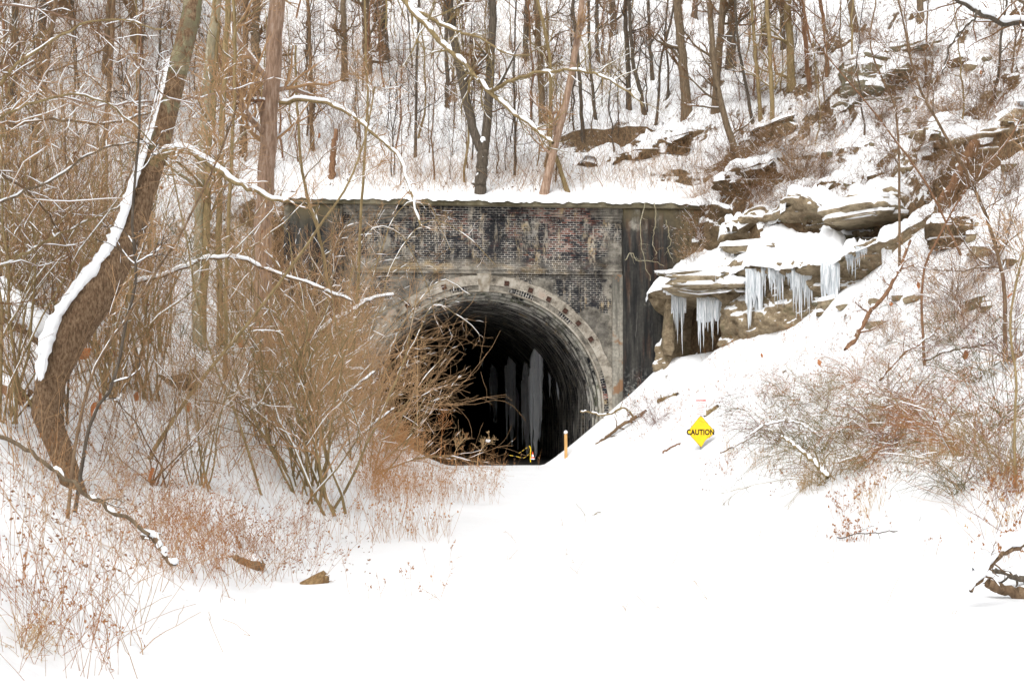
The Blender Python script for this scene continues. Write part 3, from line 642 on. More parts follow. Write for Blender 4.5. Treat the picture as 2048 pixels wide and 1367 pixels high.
def ledge(label, path, h, seed, mat='rock_face', name='rock_ledge'):
    P0 = np.array([ground(x, y)[0] for x, y in path]); n = 200; P = smooth_path(P0, n); d = np.gradient(P[:, :2], axis=0); nn_ = unit(np.stack([d[:, 1], -d[:, 0]], 1))
    nn_ = nn_*np.sign(-(nn_[:, 1:2])); L = np.concatenate([[0], np.cumsum(np.linalg.norm(np.diff(P, axis=0), axis=1))])
    env = np.clip(np.minimum(L, L[-1]-L)/.8, 0, 1)*(.55+.75*np.clip(fbm(L*.45, seed, 0, 3, seed)+.35, 0, 1)); top = P[:, 2]+h*env*.55; bot = P[:, 2]-h*.75
    m = 46; t = np.linspace(0, 1, m)[None]; Z = bot[:, None]*(1-t)+top[:, None]*t; U = np.broadcast_to(L[:, None], Z.shape)
    lay = vn(U*.4+seed, Z*4.2, 0, seed); off = .15+.22*np.sign(lay)*np.abs(lay)**.5+.10*vn(U*.8, Z*11, 0, seed+1)+.32*fbm(U*.9, Z*.8, seed, 4, seed+2)+.25*sst((t-.7)/.1)+.06*fbm(U*6, Z*6, 0, 2, seed+5)
    off = off*env[:, None]
    X = P[:, :1]+nn_[:, :1]*off; Y = P[:, 1:2]+nn_[:, 1:2]*off; A = np.stack([X, Y, Z], -1); S = []
    for bk in (.15, .4, .7, 1.1, 1.6): S.append(np.stack([P[:, 0]+nn_[:, 0]*(off[:, -1]-bk), P[:, 1]+nn_[:, 1]*(off[:, -1]-bk), top+.05+bk*.30+.08*fbm(L*2, bk*2, 0, 3, seed)-max(0, bk-1.)*.9], 1)[:, None])
    V = np.concatenate([A]+S, 1); c = P[n//2]; t_ = thing(name, label, 'rock', c); mb = MB(); mb.grid(V[:, ::-1]); mb.build('stone', M[mat], t_, True, tuple(c))
    sel = V[:, m-2:-1].copy(); lump = fbm(sel[..., 0]*1.5, sel[..., 1]*1.5, 0, 4, seed+9); q = sst((lump+.35)/.3); sel[..., 2] += (.03+.17*(1+.7*lump))*q-.10*(1-q); sel[:, 0:1, 2] -= .32; mb = MB(); mb.grid(sel); mb.build('snow_cap', M['snow'], t_, True, tuple(c))
ledge('broken tan rock bed running up slope above the icicle ledge', [(1425, 505), (1500, 478), (1580, 468), (1670, 458), (1760, 432), (1820, 400)], 1.25, 71)
ledge('upper broken sandstone bed below the right edge brush', [(1760, 385), (1810, 350), (1870, 312), (1950, 300), (2040, 275), (2110, 262)], 1.2, 72)
ledge('brown crumbling bed between the big earth bank and the upper rocks', [(1545, 420), (1600, 395), (1660, 380), (1715, 372)], .8, 73, 'soil')
ledge('dark rock bed under the mossy outcrop', [(1660, 215), (1715, 205), (1775, 190), (1830, 150)], .9, 74, 'greyrock')
ledge('dark bare earth scar on the hillside above the right end of the wall', [(1195, 335), (1240, 322), (1300, 312), (1360, 290), (1410, 262)], .75, 75, 'soil', 'earth_bank')
ledge('big brown earth bank under brush right of the portal top', [(1425, 440), (1450, 405), (1490, 378), (1550, 358), (1610, 345)], .9, 76, 'soil', 'earth_bank')
def rp(px, py, Y): return W(px, py, Y)
R_ = [ # label, px, py, Y, half sizes, rz, tilt, mat, seed
 ('thick olive sandstone slab overhanging the small cave beside the portal', 1425, 566, 48.0, (1.75, 1.2, .40), -.6, .02, 'rock', 11),
 ('thin flat ledge stone sticking out above the cave slab', 1498, 498, 47.4, (.95, .7, .16), -.6, 0, 'rock', 12),
 ('curved tan slab with a sharp underside above the icicles', 1735, 425, 44.9, (1.0, .9, .34), -.7, -.12, 'rock', 13),
 ('square tan stone beside the leaning dead snag', 1905, 465, 40.6, (.6, .6, .55), -.5, .0, 'soil', 16),
 ('mossy dark outcrop high on the right slope', 1735, 150, 49.5, (.85, 1.0, .85), .2, .1, 'greyrock', 18),
 ('long thin rock ledge right of the mossy outcrop', 1815, 95, 50.5, (1.1, .6, .22), .1, -.25, 'greyrock', 19),
 ('brown earth lump at the foot of the thin olive trees', 1545, 262, 53.5, (.9, .6, .4), -.1, -.35, 'soil', 26),
 ('stone corner beside the pier under the cave slab', 1338, 640, 49.35, (.20, .35, 1.3), 0, .04, 'rock_face', 27),
]
for i, (lab, px, py, Y, sz, rz, ti, mt, sd_) in enumerate(R_):
    p = rp(px, py, Y)
    if py < 330 or px > 1790 or mt == 'soil':
        q = ground(px, py+sz[2]*F/Y*.4)[0]; p = np.array([q[0], q[1], q[2]+sz[2]*.15])
    rock('boulder' if mt != 'soil' else 'earth_bank', lab, 'rock' if mt != 'soil' else 'earth bank', p, sz, rz, ti, sd_, mt, .11 if mt != 'soil' else .07, pw=.42)
rng = np.random.default_rng(77)
BP = np.concatenate([np.stack([rng.uniform(1560, 1800, 30), rng.uniform(400, 660, 30)], 1), np.stack([rng.uniform(1640, 2040, 40), rng.uniform(90, 620, 40)], 1)])
for k, (px, py) in enumerate(BP):
    q = ground(px, py)[0]; s_ = rng.uniform(.10, .34)
    rock('stone', 'small snow capped stone half buried in the right slope', 'stone', (q[0], q[1], q[2]+s_*.15), (s_, s_*.8, s_*.6), rng.uniform(-1, 1), rng.uniform(-.3, .3), 100+k, ['rock', 'greyrock', 'soil'][k % 3], .07, 'small stones on the right slope', n=16, m=20)
# icicles along the lips
def icefall(px0, px1, py, Y, Lmin, Lmax, n, r, lab, sheet=0.):
    rng = np.random.default_rng(int(px0)); c = W((px0+px1)/2, py, Y)
    t = thing('icicle_cluster', lab, 'icicles', c, 'icicle clusters on the rock face')
    for i in range(n):
        q = (i+rng.uniform(.2, .8))/n; p = W(px0+(px1-px0)*q, py+rng.normal(0, 3)+ (4 if sheet else 0), Y)-c; L = (Lmin*.6+(Lmax-Lmin*.6)*rng.beta(1.2, 1.5))/F*Y
        mb = MB(); icicle(mb, rng, p[0], rng.normal(0, .05), p[2], L, r*rng.uniform(.4, 1.4), 12, 7, sheet); mb.build('icicle', M['ice'], t)
    # frozen sheet the icicles hang from
    K = 24; x = np.linspace(px0-3, px1+3, K); mb = MB(); rows = []
    hh = (Lmin*.55+Lmin*.4*np.abs(fbm(x*.11, py, 0, 3, 5)))
    for tt, d in ((0, .02), (.15, .12), (.6, .12), (1, .03)):
        P = W(x, py-8+hh*tt, Y)-c; P[:, 1] -= d*(.7+.3*vn(x*.2, tt*3)); rows.append(P)
    mb.grid(np.transpose(np.array(rows), (1, 0, 2))); mb.build('ice_sheet', M['ice'], t)
icefall(1345, 1369, 597, 48.5, 50, 112, 9, .05, 'narrow icicle cluster at the left side of the cave mouth, nearest the pier')
icefall(1396, 1440, 603, 47.6, 60, 112, 14, .055, 'wide fringe of icicles across the right side of the cave mouth')
icefall(1493, 1522, 545, 45.9, 90, 125, 9, .085, 'column of white ice at the left end of the ledge right of the cave', .8)
icefall(1524, 1531, 540, 45.6, 30, 56, 3, .04, 'small pair of icicles between the first ice column and the comb of icicles')
icefall(1538, 1566, 540, 45.3, 40, 90, 11, .05, 'comb of thin icicles in the middle of the ledge')
icefall(1574, 1584, 552, 45.0, 15, 30, 4, .035, 'short stubby icicles left of the broadest ice curtain')
icefall(1585, 1624, 545, 44.8, 55, 105, 14, .06, 'broadest ice curtain under the snowy ledge', .3)
icefall(1644, 1676, 528, 44.0, 80, 120, 9, .09, 'thick frozen column where the ledge meets the snow slope', .8)
icefall(1692, 1712, 508, 43.6, 25, 60, 8, .045, 'uppermost right fringe of icicles by the snow chute')
icefall(1713, 1730, 500, 43.2, 18, 40, 6, .04, 'last short icicles beside the snow chute')
# frozen snow chute coming down between the rocks
# ================================================================== SIGNS, POSTS
def m_paint(name, c, dirt=(.25, .12, .05), amt=.66):
    b = NB(name); b.b.inputs['Roughness'].default_value = .45; b.b.inputs['Specular IOR Level'].default_value = .4
    b.color(b.mix(b.ramp(b.noise(b.obj, 22, 4, .7), amt, amt+.05, 0, .8), c, dirt)); return b.m
M['yellow'] = m_paint('sign_yellow', (.90, .58, .012)); M['rustline'] = simple('rusty_sign_edge', (.20, .09, .03))
M['ink'] = simple('black_paint', (.015, .012, .014), .6); M['white'] = m_paint('sign_white', (.80, .80, .80), (.5, .42, .36), .68); M['redpaint'] = simple('red_paint', (.62, .07, .05), .6)
M['redfade'] = simple('faded_red_paint', (.62, .16, .14), .6); M['steel'] = simple('galvanised_steel', (.30, .31, .31), .5, .6, (.2, .2, .2)); M['greyline'] = simple('grey_line', (.42, .45, .47), .6)
def text(body, size, mat, parent, loc, name='lettering', bold=.0, sx=1.):
    cu = bpy.data.curves.new(name, 'FONT'); cu.body = body; cu.size = size; cu.align_x = 'CENTER'; cu.align_y = 'CENTER'; cu.offset = bold; cu.extrude = .0015; cu.space_character = 1.06
    tmp = bpy.data.objects.new('tmp', cu); C.objects.link(tmp); bpy.context.view_layer.update()
    me = bpy.data.meshes.new_from_object(tmp.evaluated_get(bpy.context.evaluated_depsgraph_get())); bpy.data.objects.remove(tmp); bpy.data.curves.remove(cu)
    me.materials.clear(); me.materials.append(mat); o = bpy.data.objects.new(name, me); C.objects.link(o); o.parent = parent; o.location = loc; o.rotation_euler = (math.radians(90), 0, 0); o.scale = (sx, 1, 1); return o
def prism(mb, poly, y0, y1):
    n = len(poly); V = [(x, y0, z) for x, z in poly]+[(x, y1, z) for x, z in poly]
    c0 = np.mean(poly, 0); V += [(c0[0], y0, c0[1]), (c0[0], y1, c0[1])]
    Fq = [(i, (i+1) % n, n+(i+1) % n, n+i) for i in range(n)]
    mb.add(V, Fq)
    for i in range(0, n, 1):
        j = (i+1) % n; mx = [(V[i][0]+V[j][0])/2, y0, (V[i][2]+V[j][2])/2]
        mb.add([V[i], V[j], V[-2], mx], [(0, 3, 1, 2)]); mb.add([V[n+i], V[n+j], V[-1], (mx[0], y1, mx[2])], [(0, 2, 1, 3)])
def pxsize(Y): return Y/F
Ys = 40.0
c = W(1401.5, 863, Ys); k = pxsize(Ys); gzs = float(gz(c[0], Ys+.04))
sg = thing('caution_sign', 'yellow diamond caution sign with black letters and a torn lower right edge', 'sign', (c[0], c[1], gzs), rz=.03)
zc_ = c[2]-gzs
def P_(x, y): return (x*k, zc_-y*k)
outline = [P_(0, -32), P_(4, -29), P_(28, -1), P_(27, 2), P_(17, 12.5), P_(15, 12.2), P_(11, 15.5), P_(7.5, 20), P_(4.5, 26), P_(1, 31), P_(-1, 30), P_(-26, 2), P_(-27, 0), P_(-25, -3), P_(-2, -31)]
mb = MB(); prism(mb, outline, -.004, .0); mb.build('panel', M['rustline'], sg, False)
o2 = [(x*.97+0*k, zc_+(z-zc_)*.97) for x, z in outline]
mb = MB(); prism(mb, o2, -.008, -.0045); mb.build('yellow_face', M['yellow'], sg, False)
text('CAUTION', 15.2*k, M['ink'], sg, (-.6*k, -.0095, zc_-1.2*k), 'lettering', .008, .78)
mb = MB(); mb.tubes([[0, .03, -.4], [0, .03, zc_+10*k]], [.02, .02], 8); mb.build('post', M['steel'], sg)
for q in (-14, 14):
    mb = MB(); mb.tubes([[0, -.014, zc_-q*k], [0, .0, zc_-q*k]], [.009, .009], 8); mb.build('bolt', M['rust'], sg)
for qx, qy in ((19, -6), (14.5, 10), (12.5, 9.8), (-4, 24), (-1.5, 27.5), (17, 9)):
    mb = MB(); mb.tubes([[qx*k, -.0098, zc_-qy*k], [qx*k, -.0085, zc_-qy*k]], [.0001, .009], 8); mb.build('rust_spot', M['rust'], sg)
Yd = 40.8; c = W(1402, 813, Yd); k = pxsize(Yd); gd = float(gz(c[0], Yd+.03)); zc_ = c[2]-gd
dg = thing('danger_sign', 'small white notice headed in red letters standing above the yellow sign', 'sign', (c[0], c[1], gd), rz=-.02)
mb = MB(); mb.box(-10*k, 10*k, -.004, 0, zc_-17*k, zc_+17*k); o = mb.build('panel', M['white'], dg, False)
text('DANGER', 4.6*k, M['redpaint'], dg, (0, -.0052, zc_+12.6*k), 'lettering', .003, 1.0)
rng = np.random.default_rng(3); mb = MB()
for row, wd in ((8, 15), (4.2, 9), (.6, 13), (-3.2, 14), (-6.6, 10), (-10.4, 10), (-14.2, 17)):
    x = -wd/2
    while x < wd/2:
        l = rng.uniform(.5, 1.1); mb.box(x*k, (x+l)*k, -.0058, -.0045, zc_+(row-.55)*k, zc_+(row+.55)*k); x += l+.35+(rng.random() < .2)*.7
mb.build('small_print', M['redfade'], dg, False)
mb = MB()
for xx in (-9.8, 9.7): mb.box(xx*k, (xx+.25)*k, -.0054, -.0045, zc_-16.8*k, zc_+16.8*k)
for row in (16.6, 6.2, 2.4, -1.4, -8.5, -16.6): mb.box(-9*k, 9*k, -.0054, -.0045, zc_+(row-.12)*k, zc_+(row+.12)*k)
mb.build('ruled_line', M['greyline'], dg, False)
mb = MB(); mb.tubes([[0, .03, -.4], [0, .03, zc_+15*k]], [.017, .017], 8); mb.build('post', M['steel'], dg)
# wooden stake with a snow cap
M['bark_lath2'] = m_bark('weathered_split_wood', [(.3, (.10, .055, .025)), (.5, (.30, .19, .09)), (.7, (.42, .29, .15))], (40, 40, 9), None, .9)
M['lath'] = m_bark('fresh_yellow_wood', [(.3, (.50, .27, .09)), (.6, (.66, .40, .16)), (.8, (.76, .52, .26))], (30, 30, 2))
q = ground(1132, 917)[0]; Y = q[1]; k = pxsize(Y); st = thing('wooden_stake', 'orange wooden stake with a slanted top under a snow cap at the tunnel mouth', 'post', q)
mb = MB(); h = 51*k; V = [(-3*k, -.03, -.3), (3*k, -.03, -.3), (3*k, .03, -.3), (-3*k, .03, -.3), (-3.6*k, -.03, h-4*k), (2.6*k, -.03, h), (2.6*k, .03, h), (-3.6*k, .03, h-4*k)]
mb.add(V, [(0, 1, 5, 4), (1, 2, 6, 5), (2, 3, 7, 6), (3, 0, 4, 7), (4, 5, 6, 7)]); o = mb.build('stake', M['lath'], st, False); m = o.modifiers.new('b', 'BEVEL'); m.width = .006
sp, _, _ = rock_arrays((4*k, 4*k, 3.6*k), 4, 14, 16, 0, .05, .9); mb = MB(); mb.grid(np.transpose(sp, (1, 0, 2)), closed_u=True); o = mb.build('snow_cap', M['snow'], st); o.location = (-.4*k, 0, h-.2*k); o.rotation_euler = (0, -.45, 0)
# cone and barrier tape in the mouth
M['coneo'] = simple('cone_orange', (.80, .09, .03), .5); M['tape_y'] = simple('yellow_tape', (.85, .60, .02), .5)
def m_tape():
    b = NB('barrier_tape'); x, y, z = b.sep(b.obj); f = b.math('GREATER_THAN', b.math('FRACT', b.math('MULTIPLY', b.math('ADD', x, z), 5.)), .55); b.color(b.mix(f, (.62, .42, .05), (.03, .03, .03))); return b.m
M['tape'] = m_tape()
Yc = 50.15; k = pxsize(Yc); cb = W(1065.5, 917, Yc); cb[2] = max(float(gz(cb[0], Yc)), cb[2])
cn = thing('traffic_cone', 'small orange and white traffic cone at the foot of the ice in the tunnel mouth', 'cone', cb)
zz = [-.02, .02, .02, 4*k, 4*k, 9*k, 9*k, 14.5*k]; rr = [4.5*k, 4.5*k, 3.6*k, 3.0*k, 3.0*k, 1.7*k, 1.7*k, .6*k]
for nm, i0, i1, mt in (('base', 0, 2, 'white'), ('band', 2, 3, 'coneo'), ('sleeve', 4, 5, 'white'), ('tip', 6, 7, 'coneo')):
    P = [[0, 0, z] for z in zz[i0:i1+1]]; R = rr[i0:i1+1]
    if nm in ('base', 'tip'): P = P+[[0, 0, P[-1][2]+.002]]; R = R+[.001]
    mb = MB(); mb.tubes(np.array(P), np.array(R), 16); mb.build(nm, M[mt], cn)
pb = W(1061, 919, Yc+.05); pb[2] = cb[2]-.02
tp = thing('barrier_tape', 'yellow and black barrier tape sagging from a bent yellow stake beside the cone', 'tape', pb)
A = W(1061, 919, Yc)-pb; 
mb = MB(); mb.tubes(smooth_path([[0, 0, -.1], [0, 0, 12*k], [.5*k, 0, 20*k], [-2*k, 0, 27*k]], 12), np.full(12, .022), 6); mb.build('stake', M['tape_y'], tp)
for pts in ([(-2, 27), (-12, 20), (-24, 12)], [(-1, 12), (-14, 3), (-28, 6), (-45, 9)]):
    P = smooth_path([[x*k, -.01-.02*i, z*k] for i, (x, z) in enumerate(pts)], 20); mb = MB(); V = np.stack([P+np.array([0, 0, .012]), P-np.array([0, 0, .012])], 1); mb.grid(V); mb.build('tape', M['tape'], tp, False)
print('structure', round(time.time()-T0, 1))
# ================================================================== TREES
def on_ground(p): p = np.array(p, float); p[2] = gz(p[0], p[1]); return p
def tree(label, pts, r0, bark='grey', twig='brown', seed=1, top=4., limbs=14, llen=1.8, n2=90, n3=500, snow=.5, lv=0, name='bare_tree', cat='tree', group=None, r1=.55, tmin=.25, foot=None, twr=.004, lvm='leaf', up=.05, wob=.02):
    """pts: world points from the foot upwards; the trunk is carried on above the last by `top` metres"""
    rng = np.random.default_rng(seed); pts = [np.asarray(p, float) for p in pts]
    base = pts[0].copy()
    d = unit(pts[-1]-pts[-2]); e = pts[-1].copy()
    for k in range(3):
        d = unit(d*.8+np.array([0, 0, .22])+rng.normal(0, .05, 3)); e = e+d*top/3; pts.append(e.copy())
    pts[0] = pts[0]-np.array([0, 0, .35])*1.
    P = smooth_path(pts, 26); L = np.linalg.norm(np.diff(P, axis=0), axis=1).sum()
    t = np.linspace(0, 1, 26); R = r0*(1-(1-r1)*t); R[:3] *= np.array([1.45, 1.2, 1.06]); 
    if foot: R[:len(foot)] = r0*np.array(foot)
    P[2:-1] += rng.normal(0, wob*min(1, r0*8), (23, 3))
    T = thing(name, label, cat, base, group)
    P = P-base
    mb = MB(); mb.tubes(P, R, 10 if r0 > .08 else 6)
    LP, LR = kids(rng, P[None], R[None], limbs, llen, .42, 1.0, tmin, 1, 8, .16, up+.03)
    mb.tubes(LP, LR, 5); mb.build('trunk', M['bark_'+bark], T)
    AP, AR = kids(rng, LP, LR, n2, llen*.5, .6, .8, .15, 1, 7, .2, up)
    BP_, BR = kids(rng, AP, AR, n3, llen*.26, .6, .75, .1, 1, 5, .22, up*.6, rmin=twr*.55)
    mb = MB(); mb.tubes(AP, np.maximum(AR, twr), 4); mb.tubes(BP_, np.maximum(BR, twr*.62), 3); mb.build('crown', M[twig], T)
    if snow > 0:
        mb = MB(); snow_tubes(rng, mb, LP, LR, snow*.8, .65, .006); snow_tubes(rng, mb, AP, AR, snow*.45, .7, .004, 4); snow_tubes(rng, mb, P[None], R[None], snow*.35, .45, .0, 7, .75, 3)
        mb.build('snow', M['snow'], T)
    if lv:
        mb = MB(); leaves(rng, mb, BP_, lv, .055, .03); mb.build('leaves', M[lvm], T)
    return T
def px_tree(label, path, wpx, Y=None, **k):
    """path: photo pixels, foot first; stands where its foot meets the snow"""
    b = ground(path[0][0], path[0][1], *( (5, 100) if Y is None else (Y-2, Y+2)))[0] if Y is None else on_ground(W(path[0][0], path[0][1], Y))
    Y0 = b[1]; rng = np.random.default_rng(int(path[0][0]*7+path[0][1])); dy = rng.uniform(-.25, .25)
    pts = [b]+[W(x, y, Y0+dy*i*.4) for i, (x, y) in enumerate(path[1:])]
    return tree(label, pts, wpx/2*Y0/F, seed=int(path[0][0]*3+path[0][1]), **k)
G1 = 'trees on the snowy hillside above the tunnel'
HT = [
 ('dark trunk forking low behind the middle of the portal coping with snow in its fork', [(960, 386), (963, 330), (967, 292)], 25, 'dark', 'brown', dict(top=.2, limbs=3, llen=.4, n2=3, n3=5, r1=.9)),
 ('pinkish trunk leaning right just behind the coping, right of the forked tree', [(1085, 387), (1100, 330), (1118, 260), (1140, 165), (1155, 80), (1165, 0)], 17, 'pink', 'tan', {}),
 ('slender olive stem crossing in front of the pinkish leaning trunk', [(1140, 385), (1118, 330), (1100, 285), (1102, 210), (1100, 120), (1085, 40), (1075, 0)], 9, 'olive', 'olive', {}),
 ('tall straight grey trunk rising left of the earth scar', [(1375, 228), (1368, 150), (1360, 70), (1354, 0)], 21, 'grey', 'brown', {}),
 ('reddish based trunk, left one of the pair above the earth scar', [(1430, 226), (1434, 150), (1442, 70), (1446, 0)], 17, 'grey', 'brown', {}),
 ('dark trunk with a broad foot right behind the reddish pair', [(1461, 132), (1464, 60), (1466, 0)], 20, 'dark', 'brown', {}),
 ('mossy grey trunk bowing away over the brown bank, its foot near the wall end', [(1494, 335), (1468, 290), (1448, 232), (1433, 170), (1424, 80), (1418, 0)], 14, 'grey', 'brown', {}),
 ('slim olive trunk standing in the brown brush lump', [(1545, 268), (1543, 180), (1538, 90), (1533, 0)], 10, 'olive', 'tan', {}),
 ('yellow green trunk hung with orange leaves', [(1584, 170), (1580, 90), (1575, 0)], 17, 'olive', 'tan', dict(lv=420, tmin=.02, limbs=18)),
 ('dark stub trunk behind the slim olive one', [(1528, 94), (1532, 40), (1536, 0)], 14, 'dark', 'brown', {}),
 ('dark thin trunk beside the leafy yellow green one', [(1566, 100), (1566, 50), (1565, 0)], 11, 'dark', 'brown', {}),
 ('brown trunk up the slope left of the mossy outcrop', [(1711, 60), (1706, 30), (1700, 0)], 15, 'grey', 'brown', {}),
 ('brown trunk at the top right above the rock ledge', [(1841, 36), (1840, 10), (1838, 0)], 14, 'grey', 'brown', {}),
 ('stubby dark trunk against the ridge above the coping', [(1389, 36), (1390, 18), (1391, 0)], 13, 'dark', 'brown', {}),
 ('thin olive trunk curving up left of the brush lump', [(1522, 241), (1515, 160), (1508, 80), (1502, 0)], 8, 'olive', 'olive', {}),
 ('thin dark stem leaning left beside the curved olive trunk', [(1508, 247), (1492, 170), (1478, 102), (1470, 0)], 7, 'dark', 'brown', {}),
 ('thin dark trunk in the middle of the bright snow field', [(1258, 220), (1256, 130), (1252, 60), (1250, 0)], 11, 'dark', 'brown', {}),
 ('dark stem leaning left over the bright snow field', [(1292, 230), (1280, 180), (1269, 137), (1262, 70), (1258, 0)], 9, 'dark', 'brown', {}),
 ('stem with a snowy foot at the upper edge of the bright snow field', [(1306, 161), (1300, 80), (1296, 0)], 8, 'dark', 'brown', {}),
 ('thin dark stem right of the pinkish leaning trunk', [(1193, 240), (1186, 180), (1180, 120), (1177, 0)], 7, 'dark', 'brown', {}),
 ('twin dark sapling growing close behind the pinkish trunk', [(1167, 288), (1162, 220), (1159, 154), (1150, 60), (1146, 0)], 8, 'dark', 'brown', {}),
 ('short dark trunk high above the twin sapling', [(1196, 124), (1194, 60), (1193, 0)], 9, 'dark', 'brown', {}),
 ('grey trunk standing left of the pinkish leaning one', [(1087, 247), (1082, 160), (1077, 80), (1073, 0)], 15, 'grey', 'brown', {}),
 ('thin straight stem left of the forked tree', [(830, 315), (832, 240), (833, 160), (836, 60), (838, 0)], 6, 'dark', 'brown', {}),
 ('very thin stem between the forked tree and the pinkish one', [(1029, 350), (1030, 250), (1028, 150), (1032, 0)], 5, 'dark', 'brown', {}),
 ('wide dark trunk at the top, left of the brown leafed branches', [(735, 148), (733, 80), (730, 0)], 19, 'grey', 'brown', dict(lv=420, lvm='leaf', tmin=.0)),
 ('wide dark trunk among the brown leafed branches', [(769, 118), (766, 60), (762, 0)], 23, 'dark', 'brown', dict(lv=420, lvm='leafbrown', tmin=.0)),
 ('thin crooked stem in the gap right of the bright snow field', [(1333, 200), (1337, 140), (1330, 70), (1336, 0)], 5, 'dark', 'brown', {}),
 ('forked slim tree right of the thin crooked stem', [(1310, 252), (1318, 190), (1322, 120), (1340, 50), (1350, 0)], 6, 'dark', 'brown', {}),
 ('broad brown trunk at the very top left', [(130, 32), (132, 15), (135, 0)], 30, 'dark', 'brown', {}),
 ('straight brown trunk at the top left over open snow', [(78, 156), (82, 80), (89, 0)], 17, 'dark', 'brown', {}),
 ('grey trunk far up between the two leaning sycamores', [(270, 82), (268, 40), (266, 0)], 18, 'grey', 'brown', {}),
 ('grey blue trunk behind the left of the mottled brown tree', [(510, 195), (511, 100), (512, 0)], 21, 'grey', 'brown', {}),
 ('brown trunk left of the mottled brown tree with its foot in brush', [(486, 310), (487, 200), (489, 90), (492, 0)], 15, 'rough', 'brown', {}),
 ('short broken brown stub with a snow cap above the wall left end', [(663, 356), (666, 310), (671, 268)], 15, 'red', 'brown', dict(top=.2, limbs=1, n2=2, n3=2, llen=.3)),
 ('dark trunk behind the small broken stub', [(690, 160), (688, 80), (686, 0)], 14, 'grey', 'brown', {}),
 ('slim brown trunk between the mottled tree and the stub', [(625, 300), (622, 200), (620, 100), (616, 0)], 9, 'rough', 'brown', {}),
 ('grey trunk above the left thicket at the upper edge', [(210, 150), (214, 70), (220, 0)], 13, 'grey', 'brown', {}),
 ('brown trunk at the left border high on the bank', [(22, 250), (26, 120), (30, 0)], 15, 'rough', 'brown', {}),
 ('dark thin trunk between the snow field and the forked tree', [(895, 215), (893, 120), (890, 0)], 9, 'dark', 'brown', {}),
 ('dark trunk just left of the ridge opening', [(1050, 120), (1052, 60), (1055, 0)], 13, 'dark', 'brown', {}),
 ('dark trunk high right of the pinkish tree near the ridge', [(1228, 70), (1226, 30), (1225, 0)], 16, 'dark', 'brown', {}),
 ('thin brown trunk above the brown bank, right of the leafy one', [(1620, 170), (1612, 90), (1606, 0)], 9, 'red', 'brown', {}),
 ('thin reddish trunk leaning left above the right slope', [(1655, 150), (1650, 70), (1640, 0)], 8, 'red', 'brown', {}),
]
for lab, path, wpx, bark, tw, kw in HT:
    k = dict(top=5., limbs=14, llen=2.1, n2=80, n3=560, snow=.45, group=G1, tmin=.12); k.update(kw)
    px_tree(lab, path, wpx, bark=bark, twig=tw, **k)
# the two limbs of the forked tree belong to one thing: build it as a second trunk under the first
fk = [o for o in C.objects if o.get('label', '').startswith('dark trunk forking')][0]
fb = np.array(fk.location); Yf_ = fb[1]
for i, pth in enumerate(([(962, 300), (945, 258), (922, 150), (905, 60), (892, -60), (880, -200)], [(968, 300), (976, 230), (981, 120), (985, 20), (975, -80), (980, -200)])):
    rng = np.random.default_rng(90+i); P = smooth_path([W(x, y, Yf_) for x, y in pth], 22)-fb; P[1:] += rng.normal(0, .02, (21, 3)); R = np.linspace(9.5, 6, 22)*Yf_/F
    mb = MB(); mb.tubes(P, R, 9); LP, LR = kids(rng, P[None], R[None], 14, 2.0, .4, 1., .1, 1, 8, .18, .02); mb.tubes(LP, LR, 5); mb.build('limb', M['bark_dark'], fk)
    AP, AR = kids(rng, LP, LR, 90, 1., .6, .8, .1, 1, 6, .22, .02); BP_, BR = kids(rng, AP, AR, 450, .5, .6, .8, .1, 1, 5, .22, .02)
    mb = MB(); mb.tubes(AP, np.maximum(AR, .004), 4); mb.tubes(BP_, np.maximum(BR, .003), 3); mb.build('crown', M['brown'], fk)
    mb = MB(); snow_tubes(rng, mb, LP, LR, .6, .8, .012); snow_tubes(rng, mb, P[None], R[None], .5, .5, .0, 7, .8, 2); mb.build('snow', M['snow'], fk)
sp, _, _ = rock_arrays((.10, .12, .17), 9, 14, 16, 0, .15, .9); mb = MB(); mb.grid(np.transpose(sp, (1, 0, 2)), closed_u=True); o = mb.build('snow_in_fork', M['snow'], fk); o.location = tuple(W(966, 283, Yf_)-fb+np.array([0, -.1, 0]))
# ---- near and middle trees on the left
def near(label, path, wpx, Y, bark, twig, Ys=None, **k):
    b = on_ground(W(path[0][0], path[0][1], Y)); Y1 = Y if Ys is None else Ys
    n = len(path); pts = [b]+[W(x, y, Y+(Y1-Y)*i/(n-1)) for i, (x, y) in enumerate(path) if i > 0]
    kk = dict(top=4., limbs=8, llen=2., n2=60, n3=300, snow=.6, seed=int(wpx*31+path[0][0])); kk.update(k)
    return tree(label, pts, wpx/2*Y/F, bark, twig, **kk)
near('huge leaning mottled sycamore with a thick strip of snow along its upper side', [(175, 965), (115, 880), (88, 800), (146, 655), (246, 500), (297, 355), (332, 235), (362, 110), (385, 0)], 99, 15, 'syc', 'tan', 16.5, top=5, r1=.38, limbs=5, tmin=.62, llen=2.6, n2=40, n3=260, snow=.0, wob=.01, foot=[.45, .45, .50, .58, .66, .80, .87, .72, .56, .49, .48, .47, .46, .45, .43, .41, .39, .37, .35, .33, .31, .29, .27, .25, .23, .2], name='leaning_sycamore')
S1 = [o for o in C.objects if o.get('label', '').startswith('huge leaning')][0]; sb = np.array(S1.location)
